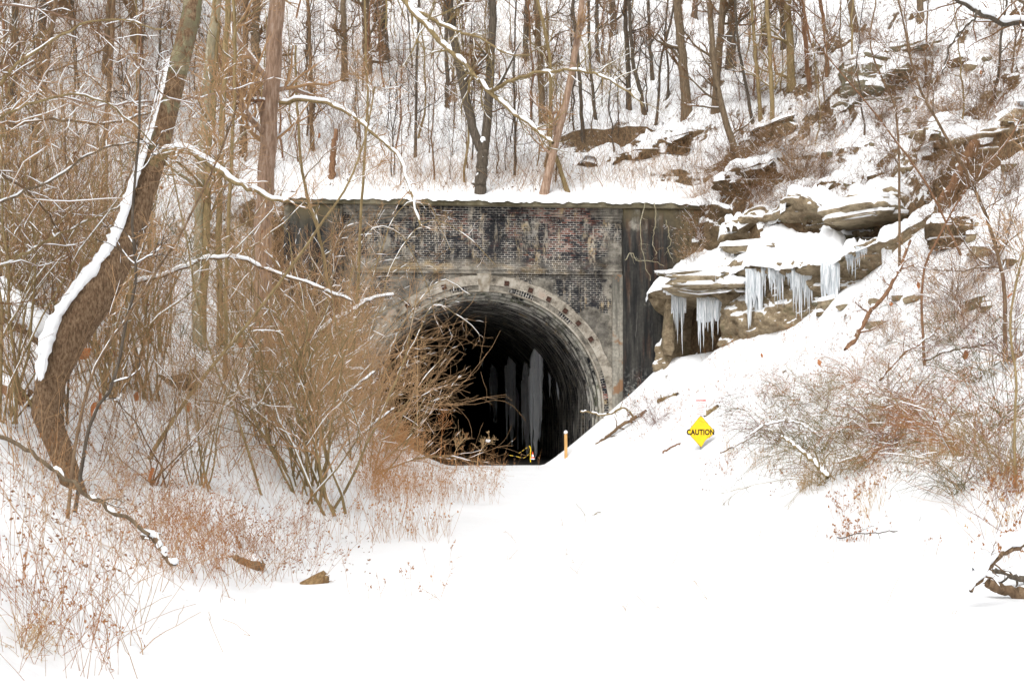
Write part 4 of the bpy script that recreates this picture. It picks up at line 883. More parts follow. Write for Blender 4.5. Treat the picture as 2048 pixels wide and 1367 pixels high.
def extra_limb(T, path, Y0, Y1, w0, w1, bark, twig, seed, n1=14, l1=.7, n2=60, snow=.95, part='limb', K=26, sthick=.8, sadd=.01, wild=.012):
    """a limb drawn along its own path in depth, with twigs and a load of snow"""
    rng = np.random.default_rng(seed); n = len(path); base = np.array(T.location)
    P = smooth_path([W(x, y, Y0+(Y1-Y0)*i/(n-1)) for i, (x, y) in enumerate(path)], K)-base; P[1:] += rng.normal(0, wild, (K-1, 3))
    R = np.linspace(w0, w1, K)/2*np.linspace(Y0, Y1, K)/F; mb = MB(); mb.tubes(P, R, 7); few = n2 <= 20
    if few and n1: LP, LR = kids(rng, P[None], R[None], n1, l1, .45, 1., .1, 1, 7, .22, .0); BP_, BR = kids(rng, LP, LR, n2, l1*.45, .6, .8, .1, 1, 5, .25, 0); mb.tubes(LP, np.maximum(LR, .003), 4); mb.tubes(BP_, np.maximum(BR, .0022), 3)
    ob = mb.build(part, M['bark_'+bark], T)
    if n1 and not few:
        LP, LR = kids(rng, P[None], R[None], n1, l1, .45, 1., .1, 1, 7, .22, .0); BP_, BR = kids(rng, LP, LR, n2, l1*.45, .6, .8, .1, 1, 5, .25, 0)
        mb = MB(); mb.tubes(LP, np.maximum(LR, .003), 4); mb.tubes(BP_, np.maximum(BR, .0022), 3); mb.build('crown', M[twig], T)
    if snow:
        mb = MB(); snow_tubes(rng, mb, P[None], R[None], snow, sthick, sadd, 7, 1.0, 2)
        if n1: snow_tubes(rng, mb, LP, LR, .45, .8, .005, 4)
        mb.build('snow', M['snow'], T)
    return ob
extra_limb(S1, [(305, 325), (335, 305), (372, 298), (410, 320), (445, 345), (500, 378), (545, 398), (580, 404)], 15.6, 14.6, 17, 6, 'olive', 'tan', 5, 12, .5, 50, 1.0, sthick=.7)
# thick snow on the upper side of the leaning trunk
rng = np.random.default_rng(4); pth = [(112, 770), (146, 655), (246, 500), (297, 355), (333, 235), (358, 120)]; P = smooth_path([W(x, y, 15.3+.2*i) for i, (x, y) in enumerate(pth)], 90)-sb
Tn = unit(np.gradient(P, axis=0)); side = np.array([-1, -.25, .55]); U = unit(side-Tn*(Tn@side)[:, None]); r = np.interp(np.linspace(0, 1, 90), [0, .17, .43, .65, .82, 1], [.185, .225, .155, .135, .132, .128])
rs = np.interp(np.linspace(0, 1, 90), [0, .04, .2, .4, .62, .72, 1], [.02, .060, .066, .058, .036, .016, .012])*(.95+.30*fbm(np.arange(90)*.22, 1, 0, 2, 2)+.22*fbm(np.arange(90)*1.3, 4, 0, 2, 2)); rs = np.maximum(rs, .004); rs[-1] = 0; rs[0] = 0
mb = MB(); mb.tubes(P+U*(r*.93)[:, None], rs*1.0, 12); mb.tubes(P+U*(r*.88)[:, None]+np.array([.03, -.09, 0]), rs*.8, 10); [mb.tubes(P+U*(r*.9)[:, None]+np.array([dx_, dy_, 0]), rs*(.5+.5*fbm(np.arange(90)*.9, sd__, 0, 2, sd__)), 8) for dx_, dy_, sd__ in ((.05, -.13, 3), (-.05, -.02, 7), (.0, -.07, 11))]; mb.build('snow_strip', M['snow'], S1)
near('mottled brown and cream tree standing straight in the left thicket', [(522, 640), (527, 520), (530, 400), (537, 250), (546, 120), (553, 0)], 37, 30, 'pink', 'tan', 30, top=6, r1=.75, limbs=9, llen=3, n2=110, n3=650, name='mottled_tree')
S2 = [o for o in C.objects if o.get('label', '').startswith('mottled brown')][0]
extra_limb(S2, [(560, 205), (620, 200), (690, 222), (755, 275), (800, 320), (822, 390), (842, 450)], 30, 26, 9, 4, 'olive', 'tan', 6, 12, .9, 60, .8)
extra_limb(S2, [(548, 205), (500, 200), (450, 215), (425, 225)], 30, 29, 7, 4, 'red', 'tan', 7, 6, .6, 20, .8)
extra_limb(S2, [(562, -110), (640, -120), (760, -60), (820, 15), (872, 75), (925, 125), (978, 183), (1040, 235), (1105, 285)], 30, 22, 15, 6, 'olive', 'olive', 8, 22, 1.2, 160, .55, K=40)
extra_limb(S2, [(978, 183), (1010, 168), (1060, 150), (1130, 140), (1195, 150), (1240, 172), (1290, 212)], 24, 21, 8, 3, 'olive', 'olive', 9, 20, .9, 120, .35)
extra_limb(S2, [(820, 15), (880, 45), (925, 68), (960, 75), (1010, 105), (1060, 110)], 27, 24, 8, 3, 'olive', 'olive', 10, 14, .9, 100, .35)
near('pale mottled slim trunk right of the huge leaning sycamore', [(398, 640), (396, 520), (400, 380), (410, 220), (424, 90), (432, 0)], 21, 27, 'pale', 'tan', 27, top=5, r1=.8, name='young_sycamore')
near('yellowish slim trunk beside the pale mottled one', [(440, 600), (438, 430), (444, 260), (450, 120), (456, 0)], 13, 28, 'olive', 'tan', 28, top=5, r1=.8, name='young_sycamore')
near('ridged olive trunk rising from open snow in the middle of the left bank', [(399, 852), (401, 760), (405, 640), (409, 560), (414, 430), (418, 300)], 17, 27, 'olive', 'tan', 27, top=3, r1=.7)
near('thin yellow trunk right of the ridged olive one', [(447, 880), (449, 790), (451, 690), (453, 560), (458, 420), (466, 250), (470, 60)], 9, 26, 'olive', 'tan', 26, top=3, r1=.6)
near('brown straight trunk at the left behind the sycamore', [(205, 420), (212, 260), (222, 120), (228, 0)], 12, 32, 'rough', 'brown', 32)
near('curved brown trunk at the left border', [(32, 560), (60, 420), (75, 250), (95, 120), (110, 0)], 12, 26, 'rough', 'brown', 26)
near('slanting brown sapling below the huge sycamore', [(128, 1020), (150, 900), (181, 757), (215, 690), (250, 640), (300, 560), (352, 484)], 8, 13, 'rough', 'tan', 14, top=1.6, limbs=10, llen=.9, name='sapling', cat='sapling', r1=.5)
near('dark vine like stem with snow hanging beside the sycamore', [(140, 905), (180, 845), (219, 785), (240, 710), (253, 641), (272, 560), (268, 500), (264, 440), (268, 380)], 8, 13.5, 'dark', 'dark', 14, top=1.2, limbs=8, llen=.7, name='woody_vine', cat='vine', r1=.6, n2=30, n3=80, snow=.8)
near('long bare sapling slanting up to the right in the left thicket', [(275, 985), (320, 880), (403, 758), (478, 669), (540, 590), (620, 480), (690, 380)], 9, 18, 'olive', 'tan', 19, top=1.5, limbs=12, llen=1., name='sapling', cat='sapling', r1=.4)
near('thin pole leaning left across the thicket', [(540, 1000), (480, 850), (430, 730), (395, 610), (372, 470)], 6, 19, 'olive', 'green', 19, top=1.5, limbs=12, llen=.9, name='sapling', cat='sapling', r1=.4)
near('yellow stemmed upright sapling in front of the wall', [(690, 860), (705, 720), (716, 560), (722, 440), (728, 330), (735, 200), (732, 120)], 8, 36, 'olive', 'tan', 36, top=2, limbs=16, llen=1.3, name='sapling', cat='sapling', r1=.5, n2=90, n3=350)
near('crooked slim tree with leaves before the portal left pier', [(565, 880), (600, 740), (655, 610), (640, 480), (610, 380), (600, 300)], 9, 33, 'olive', 'tan', 33, top=2.5, limbs=16, llen=1.6, lv=25, lvm='leafbrown', name='sapling', cat='sapling', r1=.5, n2=110, n3=500)
# off to the left, a tree whose limbs reach into the upper left of the view
LT_ = near('tree with long low limbs reaching in over the upper left bank', [(-230, 900), (-240, 600), (-215, 300), (-190, 0)], 60, 13, 'syc', 'tan', 13, top=5, r1=.6, limbs=8, llen=3.0, n2=50, n3=200, tmin=.3)
for i, (p_, w0, w1, ba) in enumerate([
    ([(-225, 420), (-80, 240), (60, 110), (200, 40), (330, 60)], 12, 4, 'olive'), ([(-225, 500), (-100, 300), (40, 215), (160, 190), (260, 240), (340, 330)], 11, 3, 'olive'),
    ([(-220, 300), (-60, 40), (80, 20), (240, 90), (330, 190), (420, 210)], 9, 3, 'pink'), ([(-228, 560), (-60, 430), (100, 360), (200, 300), (300, 290), (400, 330)], 10, 3, 'grey'),
    ([(-230, 640), (-60, 570), (60, 500), (140, 460), (260, 400)], 12, 4, 'olive'), ([(-215, 200), (0, 130), (150, 205), (280, 205), (420, 190), (560, 150)], 8, 3, 'pink'),
    ([(-220, 350), (-40, 330), (90, 420), (140, 520), (150, 640)], 8, 3, 'rough'), ([(-220, 250), (-20, 250), (110, 240), (230, 245), (330, 215)], 10, 5, 'rough')]):
    extra_limb(LT_, p_, 13, 13.5+i*.9, w0*.72, w1*.8, ba, 'tan' if i % 2 else 'brown', 40+i, 22, 1.1, 150, .42, K=34, sthick=.65, sadd=.004)
# top right overhanging limbs
RT_ = near('tree on the right bank with a snow loaded limb reaching in at the top corner', [(2190, 700), (2200, 400), (2180, 150), (2170, 0)], 34, 22, 'grey', 'brown', 22, top=5, limbs=10, llen=2.2, n2=90, n3=400)
extra_limb(RT_, [(2170, 20), (2110, 60), (2048, 47), (2000, 45), (1960, 25), (1915, 0), (1870, -30)], 22, 21, 15, 6, 'dark', 'brown', 60, 14, 1., 90, 1.0, sthick=1.1, sadd=.02)
extra_limb(RT_, [(1960, 22), (1935, 50), (1905, 85), (1890, 125), (1885, 150)], 21.2, 21, 6, 3, 'dark', 'brown', 61, 10, .5, 40, .5)
extra_limb(RT_, [(2175, 130), (2100, 60), (2050, 10), (2010, -30), (1990, -60)], 22, 20, 9, 5, 'grey', 'brown', 62, 12, 1., 60, .8)
near('slim brown tree standing near the right edge', [(2008, 660), (2010, 590), (1998, 520), (1975, 440), (1935, 350), (1890, 270), (1850, 200)], 9, 27, 'rough', 'brown', 27, top=2, limbs=26, llen=1.7, n2=190, n3=900, name='sapling', cat='sapling', r1=.4)
near('yellow bare stems rising at the right border', [(2035, 990), (2028, 880), (2032, 760), (2020, 640), (2048, 500)], 6, 18, 'olive', 'tan', 18, top=2.5, limbs=14, llen=1.1, n2=90, n3=300, name='sapling', cat='sapling', r1=.5)
near('arching sapling rooted on the right bank below the earth bank', [(1850, 620), (1845, 560), (1880, 470), (1930, 380), (2000, 300)], 6, 32, 'red', 'brown', 32, top=2, limbs=18, llen=1.4, n2=120, n3=600, name='sapling', cat='sapling', r1=.4)
near('wispy sapling before the mossy outcrop', [(1800, 330), (1795, 250), (1770, 170), (1740, 90), (1750, 10)], 6, 40, 'rough', 'brown', 40, top=2, limbs=18, llen=1.8, n2=140, n3=700, name='sapling', cat='sapling', r1=.4)
near('dark stem leaning across the upper right snow', [(1930, 470), (1860, 380), (1790, 280), (1720, 190), (1660, 120)], 5, 38, 'red', 'brown', 38, top=1.5, limbs=14, llen=1.4, n2=90, n3=400, name='sapling', cat='sapling', r1=.4)
print('trees', round(time.time()-T0, 1))
# ---- fallen and leaning dead wood
def deadwood(label, path, Y0, Y1, w0, w1, bark, snow=.9, name='fallen_branch', n1=5, l1=.5, n2=10, seed=1, twig='brown', sthick=.8, sadd=.01, drop=True):
    p = W(*path[0], Y0)
    t = thing(name, label, 'branch' if 'branch' in name else 'log', p)
    extra_limb(t, path, Y0, Y1, w0, w1, bark, twig, seed, n1, l1, n2, snow, 'stem', 24, sthick, sadd)
    return t
def gY(px, py): return float(ground(px, py)[0][1])
deadwood('brown dead snag leaning on the upper right slope', [(1950, 285), (1930, 320), (1905, 372), (1880, 400)], gY(1950, 292)-.4, gY(1890, 398)-.5, 24, 15, 'red', .3, 'leaning_log', 2, .4, 4, 3)
deadwood('pinkish brown dead branch standing on the talus below the ice', [(1692, 700), (1712, 674), (1738, 625), (1768, 592), (1786, 562), (1801, 532), (1812, 500), (1822, 480)], gY(1692, 700), gY(1692, 700)+2, 11, 5, 'red', .25, 'leaning_branch', 7, .8, 10, 4)
deadwood('fallen branch with bare side shoots lying on snow right of the tunnel mouth', [(1192, 888), (1215, 872), (1240, 852), (1268, 836), (1292, 822)], gY(1192, 886)-.1, gY(1292, 824)-.1, 5, 8, 'rough', .25, 'fallen_branch', 6, .9, 8, 5)
deadwood('thin crooked pale branch between the tunnel edge and the fallen branch', [(1160, 822), (1182, 824), (1200, 830), (1225, 826), (1245, 815), (1258, 822), (1268, 838)], gY(1265, 838)-.3, gY(1265, 838)-.2, 3, 5, 'olive', .6, 'fallen_branch', 6, .6, 8, 6)
deadwood('thin branch lying on open snow in front of the tunnel', [(1115, 1062), (1130, 1040), (1155, 1036), (1175, 1034), (1200, 1022)], 23.3, 24.5, 2.5, 1.5, 'olive', .0, 'fallen_branch', 3, .5, 3, 7)
deadwood('long grey green pole slanting across the lower left corner of the bank', [(-30, 855), (60, 905), (150, 970), (240, 1030), (300, 1070)], 10.5, 10.8, 9, 8, 'grey', .2, 'fallen_branch', 3, .4, 4, 8)
deadwood('broken log end dipping into the snow at the end of the grey pole', [(285, 1068), (312, 1082), (332, 1110), (345, 1128)], 10.9, 10.8, 11, 9, 'rough', .95, 'fallen_log', 2, .2, 2, 9, sthick=.8, sadd=.012)
deadwood('short log under deep snow beneath the bushy clump', [(380, 1070), (420, 1074), (465, 1080), (500, 1083)], 18.4, 18.6, 13, 12, 'rough', 1., 'fallen_log', 2, .3, 2, 10, sthick=1.5, sadd=.03)
deadwood('snow covered branch arching above the short log', [(330, 1025), (400, 1010), (455, 1003), (500, 1015), (545, 1040), (590, 1052)], 18.9, 19, 5, 7, 'rough', .9, 'fallen_branch', 8, .7, 14, 11)
deadwood('dark brown stick on the snow at the foot of the thicket', [(270, 1020), (300, 1012), (350, 1020), (400, 1022)], 17.5, 17.8, 7, 5, 'red', .5, 'fallen_branch', 5, .4, 5, 12)
deadwood('long snow laden branch bowing over the thicket left of the portal', [(255, 572), (342, 545), (400, 522), (445, 515), (490, 520), (535, 540), (600, 562), (660, 585), (705, 602)], 20, 21, 7, 4, 'rough', 1., 'hanging_branch', 12, .8, 50, 13, 'tan', 1.0, .010)
deadwood('snow topped branch hanging right of the bowing one', [(625, 680), (655, 650), (700, 625), (740, 600), (790, 590)], 30, 31, 4, 3, 'rough', 1., 'hanging_branch', 8, .7, 20, 14, 'tan', 1.3, .012)
deadwood('thick fallen trunk under deep snow at the left border', [(-40, 590), (10, 625), (50, 655), (88, 685)], 17.5, 17.0, 30, 26, 'syc', 1., 'fallen_log', 1, .2, 2, 15, sthick=1.2, sadd=.06)
deadwood('curved log arching out of deep snow at the lower right corner', [(1942, 1182), (1962, 1155), (1985, 1128), (2010, 1104), (2045, 1092), (2090, 1090), (2150, 1110)], 12.4, 12.9, 8, 11, 'syc', 1., 'fallen_log', 8, .3, 20, 16, sthick=2.1, sadd=.02)
deadwood('split trunk lying in the hollow under the arched log', [(1975, 1165), (2010, 1180), (2060, 1188), (2130, 1190)], 13.25, 13.35, 20, 26, 'rough', .0, 'fallen_log', 6, .4, 12, 17)
deadwood('upper split trunk crossing behind in the same hollow', [(1985, 1140), (2020, 1150), (2070, 1165), (2130, 1170)], 13.9, 13.9, 12, 16, 'dark', .4, 'fallen_log', 6, .5, 14, 18)
deadwood('snowy arching branch above the green briars', [(1500, 870), (1530, 850), (1565, 842), (1600, 848), (1640, 872)], 27, 27, 3, 3, 'rough', 1., 'fallen_branch', 6, .6, 12, 19)
deadwood('broken olive branch stuck in the briars at the bank foot', [(1655, 955), (1630, 925), (1600, 900), (1560, 872)], 22.5, 23.5, 9, 4, 'olive', .5, 'fallen_branch', 4, .5, 8, 20)
deadwood('thin dark branch with hanging seed tips lying at the foot of the right bank', [(1675, 1074), (1720, 1068), (1780, 1062), (1850, 1058)], 19.4, 19.9, 2.5, 1.6, 'dark', .0, 'fallen_branch', 9, .35, 16, 21)
deadwood('bent twig on snow left of the large briar patch', [(1440, 905), (1475, 890), (1510, 872), (1545, 868)], 36.5, 37, 3, 1.6, 'rough', .3, 'fallen_branch', 5, .6, 8, 22)
deadwood('long brown branch lying up slope across the right talus', [(1760, 760), (1800, 715), (1850, 680), (1895, 640)], 29.5, 31, 5, 2.5, 'red', .4, 'fallen_branch', 6, .7, 12, 23)
deadwood('dark broken branch on snow below the right edge tree', [(1850, 720), (1905, 700), (1960, 690), (2010, 665)], 26.5, 27.5, 5, 3, 'rough', .7, 'fallen_branch', 6, .6, 12, 24)
deadwood('short pale stick on the slope below the cave', [(1325, 905), (1345, 893), (1362, 886)], 41.2, 41.3, 4, 3, 'red', .0, 'fallen_branch', 2, .2, 2, 25)
deadwood('tan chunk of log lying on snow up slope left of the white notice', [(1318, 802), (1336, 795), (1356, 788)], gY(1318, 802)-.15, gY(1356, 788)-.15, 10, 7, 'olive', .3, 'fallen_log', 2, .2, 2, 26)
deadwood('tan chunk of log beside the white notice', [(1408, 830), (1422, 822), (1436, 812)], gY(1408, 830)-.15, gY(1436, 812)-.15, 12, 9, 'olive', .3, 'fallen_log', 2, .2, 2, 27)
deadwood('leaning snow edged stem in the left thicket before the wall', [(560, 930), (620, 850), (690, 790), (760, 735)], 26, 28, 6, 3, 'rough', .9, 'hanging_branch', 8, .8, 26, 28)
deadwood('second snow edged stem slanting lower towards the portal', [(600, 985), (660, 920), (720, 870), (790, 815)], 27, 29, 6, 3, 'rough', .9, 'hanging_branch', 8, .8, 26, 29)
# rotten stumps
def stump(label, px, py, Y, L, r, az, el, bark, seed, cap=.6):
    rng = np.random.default_rng(seed); p = on_ground(W(px, py, Y)); T = thing('stump', label, 'stump', p)
    K, S = 22, 26; t = np.linspace(0, 1, K); a = np.linspace(0, 2*math.pi, S, endpoint=False); TT, AA = np.meshgrid(t, a)
    rad = r*(.75+.35*(1-TT))*(1+.16*fbm(np.cos(AA)*2.2+seed, np.sin(AA)*2.2, TT*1.2, 4, seed)+.05*vn(AA*6, TT*3, 0, seed)); end = L*(TT+.16*TT**3*fbm(np.cos(AA)*3+seed, np.sin(AA)*3, 0, 3, seed+1))
    rad = rad*np.where(TT > .93, .35, 1)*np.where(TT < .02, .3, 1)
    D = np.array([math.cos(az)*math.cos(el), math.sin(az)*math.cos(el), math.sin(el)]); n1 = unit(np.cross(D, [0, 0, 1.])); n2 = np.cross(n1, D); T.location = tuple(p-np.array([0, 0, r*.75]))
    V = (end-L*.35)[..., None]*D+(rad*np.cos(AA))[..., None]*n1+(rad*np.sin(AA))[..., None]*n2+np.array([0, 0, r*.5])
    mb = MB(); mb.grid(V, closed_u=True); mb.build('log', M['bark_'+bark], T)
    if cap:
        t2 = np.linspace(0.02, .8, 12); P = (L*(t2-.35))[:, None]*D+n2*np.sign(n2[2])*r*.85+np.array([0, 0, r*.5]); mb = MB(); rs = r*cap*np.sin(np.linspace(0, math.pi, 12))**.5*(1+.25*fbm(t2*5, seed, 0, 2, 3)); mb.tubes(P, rs, 9); mb.build('snow_cap', M['snow'], T)
    LP, LR = kids(rng, np.array([[[0, 0, 0], D*L*.3, D*L*.6]]), np.full((1, 3), r*.2), 14, L*.8, .5, 1., .0, 1, 6, .3, 0); mb = MB(); mb.tubes(LP, np.maximum(LR*.5, .002), 3); mb.build('crown', M['brown'], T)
for a_ in [('weathered broken stump end poking out of the snow', 622, 1166, 14.4, .30, .085, .5, .45, 'lath2', 61, 0), ('tangled root ball among dry weeds at the snow edge', 500, 1165, 14.7, .34, .12, 2.9, .25, 'rough', 62, .5), 
           ('dark root mound under snow on the left bank', 345, 940, 22, .7, .2, .4, .2, 'dark', 64, .6), ('broken brown log end under the fallen trunk at the left border', 22, 648, 17.3, .6, .2, 2.8, .4, 'red', 65, .6)]: stump(*a_)
# ================================================================== SAPLINGS AND SHRUBS (copies)
def sapling_proto(seed, h, bark, twig, lv=0):
    rng = np.random.default_rng(seed); K = 14; t = np.linspace(0, 1, K); P = np.zeros((K, 3)); P[:, 2] = t*h-.1
    P[:, 0] = np.cumsum(rng.normal(0, .05*h/K*3, K)); P[:, 1] = np.cumsum(rng.normal(0, .03*h/K*3, K)); P[0, :2] = 0; R = np.linspace(.038, .012, K)*h/5
    T = thing('sapling', 'thin bare sapling standing in the snow on the wooded hillside', 'sapling', (0, 0, 0), 'thin saplings on the wooded hillside')
    mb = MB(); mb.tubes(P, R, 5); LP, LR = kids(rng, P[None], R[None], 16, 1.3, .5, .8, .2, 1, 7, .18, .08); mb.tubes(LP, LR, 4); mb.build('trunk', M[bark], T)
    AP, AR = kids(rng, LP, LR, 110, .6, .6, .8, .1, 1, 5, .22, .03); mb = MB(); mb.tubes(AP, np.maximum(AR, .0045), 3); mb.build('crown', M[twig], T)
    mb = MB(); snow_tubes(rng, mb, LP, LR, .5, .9, .009, 4); mb.build('snow', M['snow'], T)
    if lv: mb = MB(); leaves(rng, mb, AP, lv, .05, .02); mb.build('leaves', M['leafbrown'], T)
    return T
def shrub_proto(seed, n0, h, spread, bark, twig, r0=.016, n1=110, n2=700, wand=.10, droop=0., tw=.0035, lv=0, lvm='leafbrown', snow=.5, l1=.9, label='', name='bare_shrub', cat='shrub', rs=.15):
    rng = np.random.default_rng(seed); S = np.zeros((n0, 3)); S[:, :2] = rng.normal(0, rs, (n0, 2)); S[:, 2] = -.1
    D = rng.normal(0, spread, (n0, 3)); D[:, 2] = 1; P, R = grow(rng, S, D, h*rng.uniform(.55, 1.15, n0), r0*rng.uniform(.6, 1.3, n0), 10, wand, -droop, .3)
    T = thing(name, label, cat, (0, 0, 0)); mb = MB(); mb.tubes(P, R, 5); mb.build('stems', M[bark], T)
    AP, AR = kids(rng, P, R, n1, l1, .5, .65, .2, 1, 7, .15, .03-droop); BP_, BR = kids(rng, AP, AR, n2, l1*.62, .55, .7, .1, 1, 6, .15, .02-droop)
    mb = MB(); mb.tubes(AP, np.maximum(AR, tw), 4); mb.tubes(BP_, np.maximum(BR*.8, tw*.7), 3); mb.build('crown', M[twig], T)
    if snow: mb = MB(); snow_tubes(rng, mb, P, R, snow*.6, .8, .006, 5, .75); snow_tubes(rng, mb, AP[::2], AR[::2], snow*.6, .8, .004, 4, .7); snow_tubes(rng, mb, BP_[::7], BR[::7], snow*.4, 1., .006, 3, .6); mb.build('snow', M['snow'], T)
    if lv: mb = MB(); leaves(rng, mb, BP_, lv, .045, .02); mb.build('leaves', M[lvm], T)
    return T
def scatter(protos, spots, label, group, smin=.7, smax=1.3, seed=1, sink=0.):
    rng = np.random.default_rng(seed)
    for i, q in enumerate(spots):
        p = protos[i % len(protos)]; s_ = rng.uniform(smin, smax)
        lab = label[i] if isinstance(label, list) else label
        if i < len(protos):
            p.location = (q[0], q[1], q[2]-sink); p.rotation_euler = (0, 0, rng.uniform(0, 6.28)); p.scale = (s_,)*3; p['label'] = lab; p['group'] = group
        else: copy_tree(p, (q[0], q[1], q[2]-sink), rng.uniform(0, 6.28), s_, lab, group)
def rand_px(n, boxes_, seed, clump=0):
    rng = np.random.default_rng(seed); out = []; got = 0
    for _ in range(30):
        G = _rand_px(max(n, 60), boxes_, rng); u, v = to_local(G[:, 0], G[:, 1]); ok = ~((np.abs(u) < 8.6) & (v > -.12) & (v < 1.25)) & ~((np.abs(u) < 5) & (v > -1.2) & (v < 0) & (G[:, 2] > 3))
        if clump: ok &= fbm(G[:, 0]*clump, G[:, 1]*clump*.6, 0, 3, seed)+rng.normal(0, .18, len(G)) > .16
        out.append(G[ok]); got += ok.sum()
        if got >= n: break
    return np.concatenate(out)[:n]
def _rand_px(n, boxes_, rng):
    wts = np.array([(b[1]-b[0])*(b[3]-b[2])*(b[4] if len(b) > 4 else 1) for b in boxes_], float); wts /= wts.sum(); k = rng.choice(len(boxes_), n, p=wts); B = np.array([b[:4] for b in boxes_], float)[k]
    return ground(B[:, 0]+rng.uniform(0, 1, n)*(B[:, 1]-B[:, 0]), B[:, 2]+rng.uniform(0, 1, n)*(B[:, 3]-B[:, 2]))
sp_ = rand_px(190, [(700, 1250, 20, 375, 1.2), (1200, 1500, 20, 230, .9), (0, 720, 0, 350, .7), (1500, 1700, 20, 200, .8), (1600, 2040, 0, 300, .4)], 11)
scatter([sapling_proto(200+i, 4.2+.5*i, ['bark_dark', 'bark_grey', 'bark_rough', 'bark_dark', 'bark_olive', 'bark_red'][i], ['dark', 'brown', 'tan', 'brown', 'brown', 'tan'][i], 22 if i in (2, 5) else 0) for i in range(6)], sp_, 'thin bare sapling standing in the snow on the wooded hillside', 'thin saplings on the wooded hillside', .55, 1.25, 12)
# thicket on the left bank
TH_ = [shrub_proto(300+i, 12, 3.4, .30, ['bark_olive', 'bark_rough', 'bark_olive', 'bark_grey', 'bark_rough', 'bark_olive'][i], ['tan', 'tan', 'olive', 'brown', 'tan', 'tan'][i], .016, 75, 240, .12, .010, .003, 10, snow=.5, l1=1.35, name='bare_shrub') for i in range(6)]
sp_ = rand_px(36, [(0, 740, 560, 900, 1.), (0, 700, 330, 640, .45), (560, 760, 600, 900, 1.6), (250, 620, 880, 980, .3)], 21)
scatter(TH_, sp_, 'tan bare shrub in the dense thicket covering the left bank', 'bare shrubs of the left thicket', .6, 1.15, 22)
# the big bushy clump and the ones that hang over the portal
for i, (px, py, Y, s_, tw, lab) in enumerate([(640, 1035, 20.5, 1.0, 'tan', 'large many stemmed yellow brown bush at the edge of the open snow'), (600, 1020, 21.5, .95, 'olive', 'olive twigged bush growing into the left side of the large bush'),
                                          (735, 960, 27, .95, 'tan', 'slanting bush with snow lined stems between the large bush and the portal'), (705, 900, 40, .8, 'tan', 'tall bush at the left edge of the tunnel mouth with twigs over the dark opening'),
                                          (675, 880, 42, 1.25, 'tan', 'tall bush that hides the left pier of the portal'), (640, 860, 44, 1.4, 'brown', 'brown bush leaning on the left end of the wall'), (600, 830, 40, 1.35, 'tan', 'wide bush left of the wall, behind the crooked slim tree'), (765, 905, 44, .6, 'tan', 'low bush under the left spring of the arch')]):
    p = on_ground(W(px, py, Y)); T = shrub_proto(400+i, 13, 4.0, .42, 'bark_olive', tw, .024 if i < 2 else .018, 120, 520, .13, .006, .0032, 12, snow=.45, l1=1.45, label=lab, rs=.22)
    T.location = p; T.scale = (s_,)*3
# long twigs reaching over the portal face and the opening
for i, (pth, Y0, Y1, w0, lab) in enumerate([
    ([(760, 880), (775, 800), (800, 740), (840, 660), (870, 610), (930, 640), (960, 670)], 44, 46, 4, 'arching twiggy stem reaching across the upper left of the dark opening'),
    ([(700, 900), (720, 760), (760, 600), (800, 500), (860, 440), (930, 470), (990, 530)], 40, 42, 4, 'long arching stem crossing the brick above the arch crown'),
    ([(690, 880), (720, 700), (745, 560), (790, 430), (850, 400), (880, 450), (900, 500)], 41, 43, 4, 'tall arching stem in front of the left part of the parapet'),
    ([(790, 905), (800, 850), (840, 820), (870, 800), (905, 790)], 45, 45.5, 4, 'short forked stem against the dark left of the opening'),
    ([(650, 860), (680, 700), (700, 560), (740, 460), (800, 470), (850, 560), (870, 640)], 40, 44, 4, 'drooping stem ending in front of the arch left haunch'),
    ([(730, 890), (760, 760), (800, 660), (850, 590), (890, 560), (940, 590)], 43, 45, 4, 'thin bent stem over the left of the arch ring')]):
    p = on_ground(W(pth[0][0], pth[0][1], Y0)); t = thing('arching_stem', lab, 'shrub stem', p, 'stems arching over the portal')
    extra_limb(t, pth, Y0, Y1, 3, 1.4, 'olive', 'tan', 500+i, 20, 1.2, 110, .25, 'stem', 30)
# roots and creeper on the right pier
for i, (pth, lab) in enumerate([([(1290, 405), (1280, 470), (1290, 520), (1300, 560)], 'pale hanging root on the dark pier, left of the others'), ([(1308, 405), (1312, 440), (1306, 480), (1312, 510)], 'pale root hanging down the middle of the dark pier'), ([(1250, 520), (1262, 505), (1275, 520), (1300, 522), (1330, 530)], 'pale creeper running sideways across the dark pier'), ([(1332, 440), (1340, 480), (1336, 500), (1345, 520)], 'short pale root near the right edge of the dark pier')]):
    p = W(*pth[0], 49.9); t = thing('hanging_root', lab, 'root', p, 'pale roots on the dark pier'); extra_limb(t, pth, 49.9, 49.7, 2.4, 1.2, 'pale', 'straw', 520+i, 6, .35, 10, 0, 'stem', 20, wild=.02)
# right hand slope: brush, briars
BR = [shrub_proto(600+i, 26, 1.9, .55, ['bark_red', 'bark_rough', 'bark_rough'][i], ['brown', 'brown', 'tan'][i], .008, 90, 900, .10, .03, .0032, 20, snow=.4, l1=.6, name='low_shrub') for i in range(3)]
sp_ = rand_px(44, [(1500, 2040, 60, 420, 1.), (1440, 1620, 320, 420, 1.6), (1380, 1440, 405, 470, 1.4), (1850, 2040, 380, 620, .8), (1700, 2040, 640, 800, .5)], 31)
scatter(BR, sp_, 'low brown shrub in the snow of the steep right slope', 'low shrubs of the right slope', .55, 1.2, 32)
GB = [shrub_proto(620+i, 42, 2.2, .75, 'bark_olive', ['green', 'olive', 'purple', 'weed'][i], .0062, 100, 300, .09, .10, .0034, 0, snow=.15, l1=.75, name='briar_bush') for i in range(4)]
for g_ in GB:
    ch_ = {c.name.split('.')[0]: c for c in g_.children}; ch_['stems'].data.materials[0] = ch_['crown'].data.materials[0]
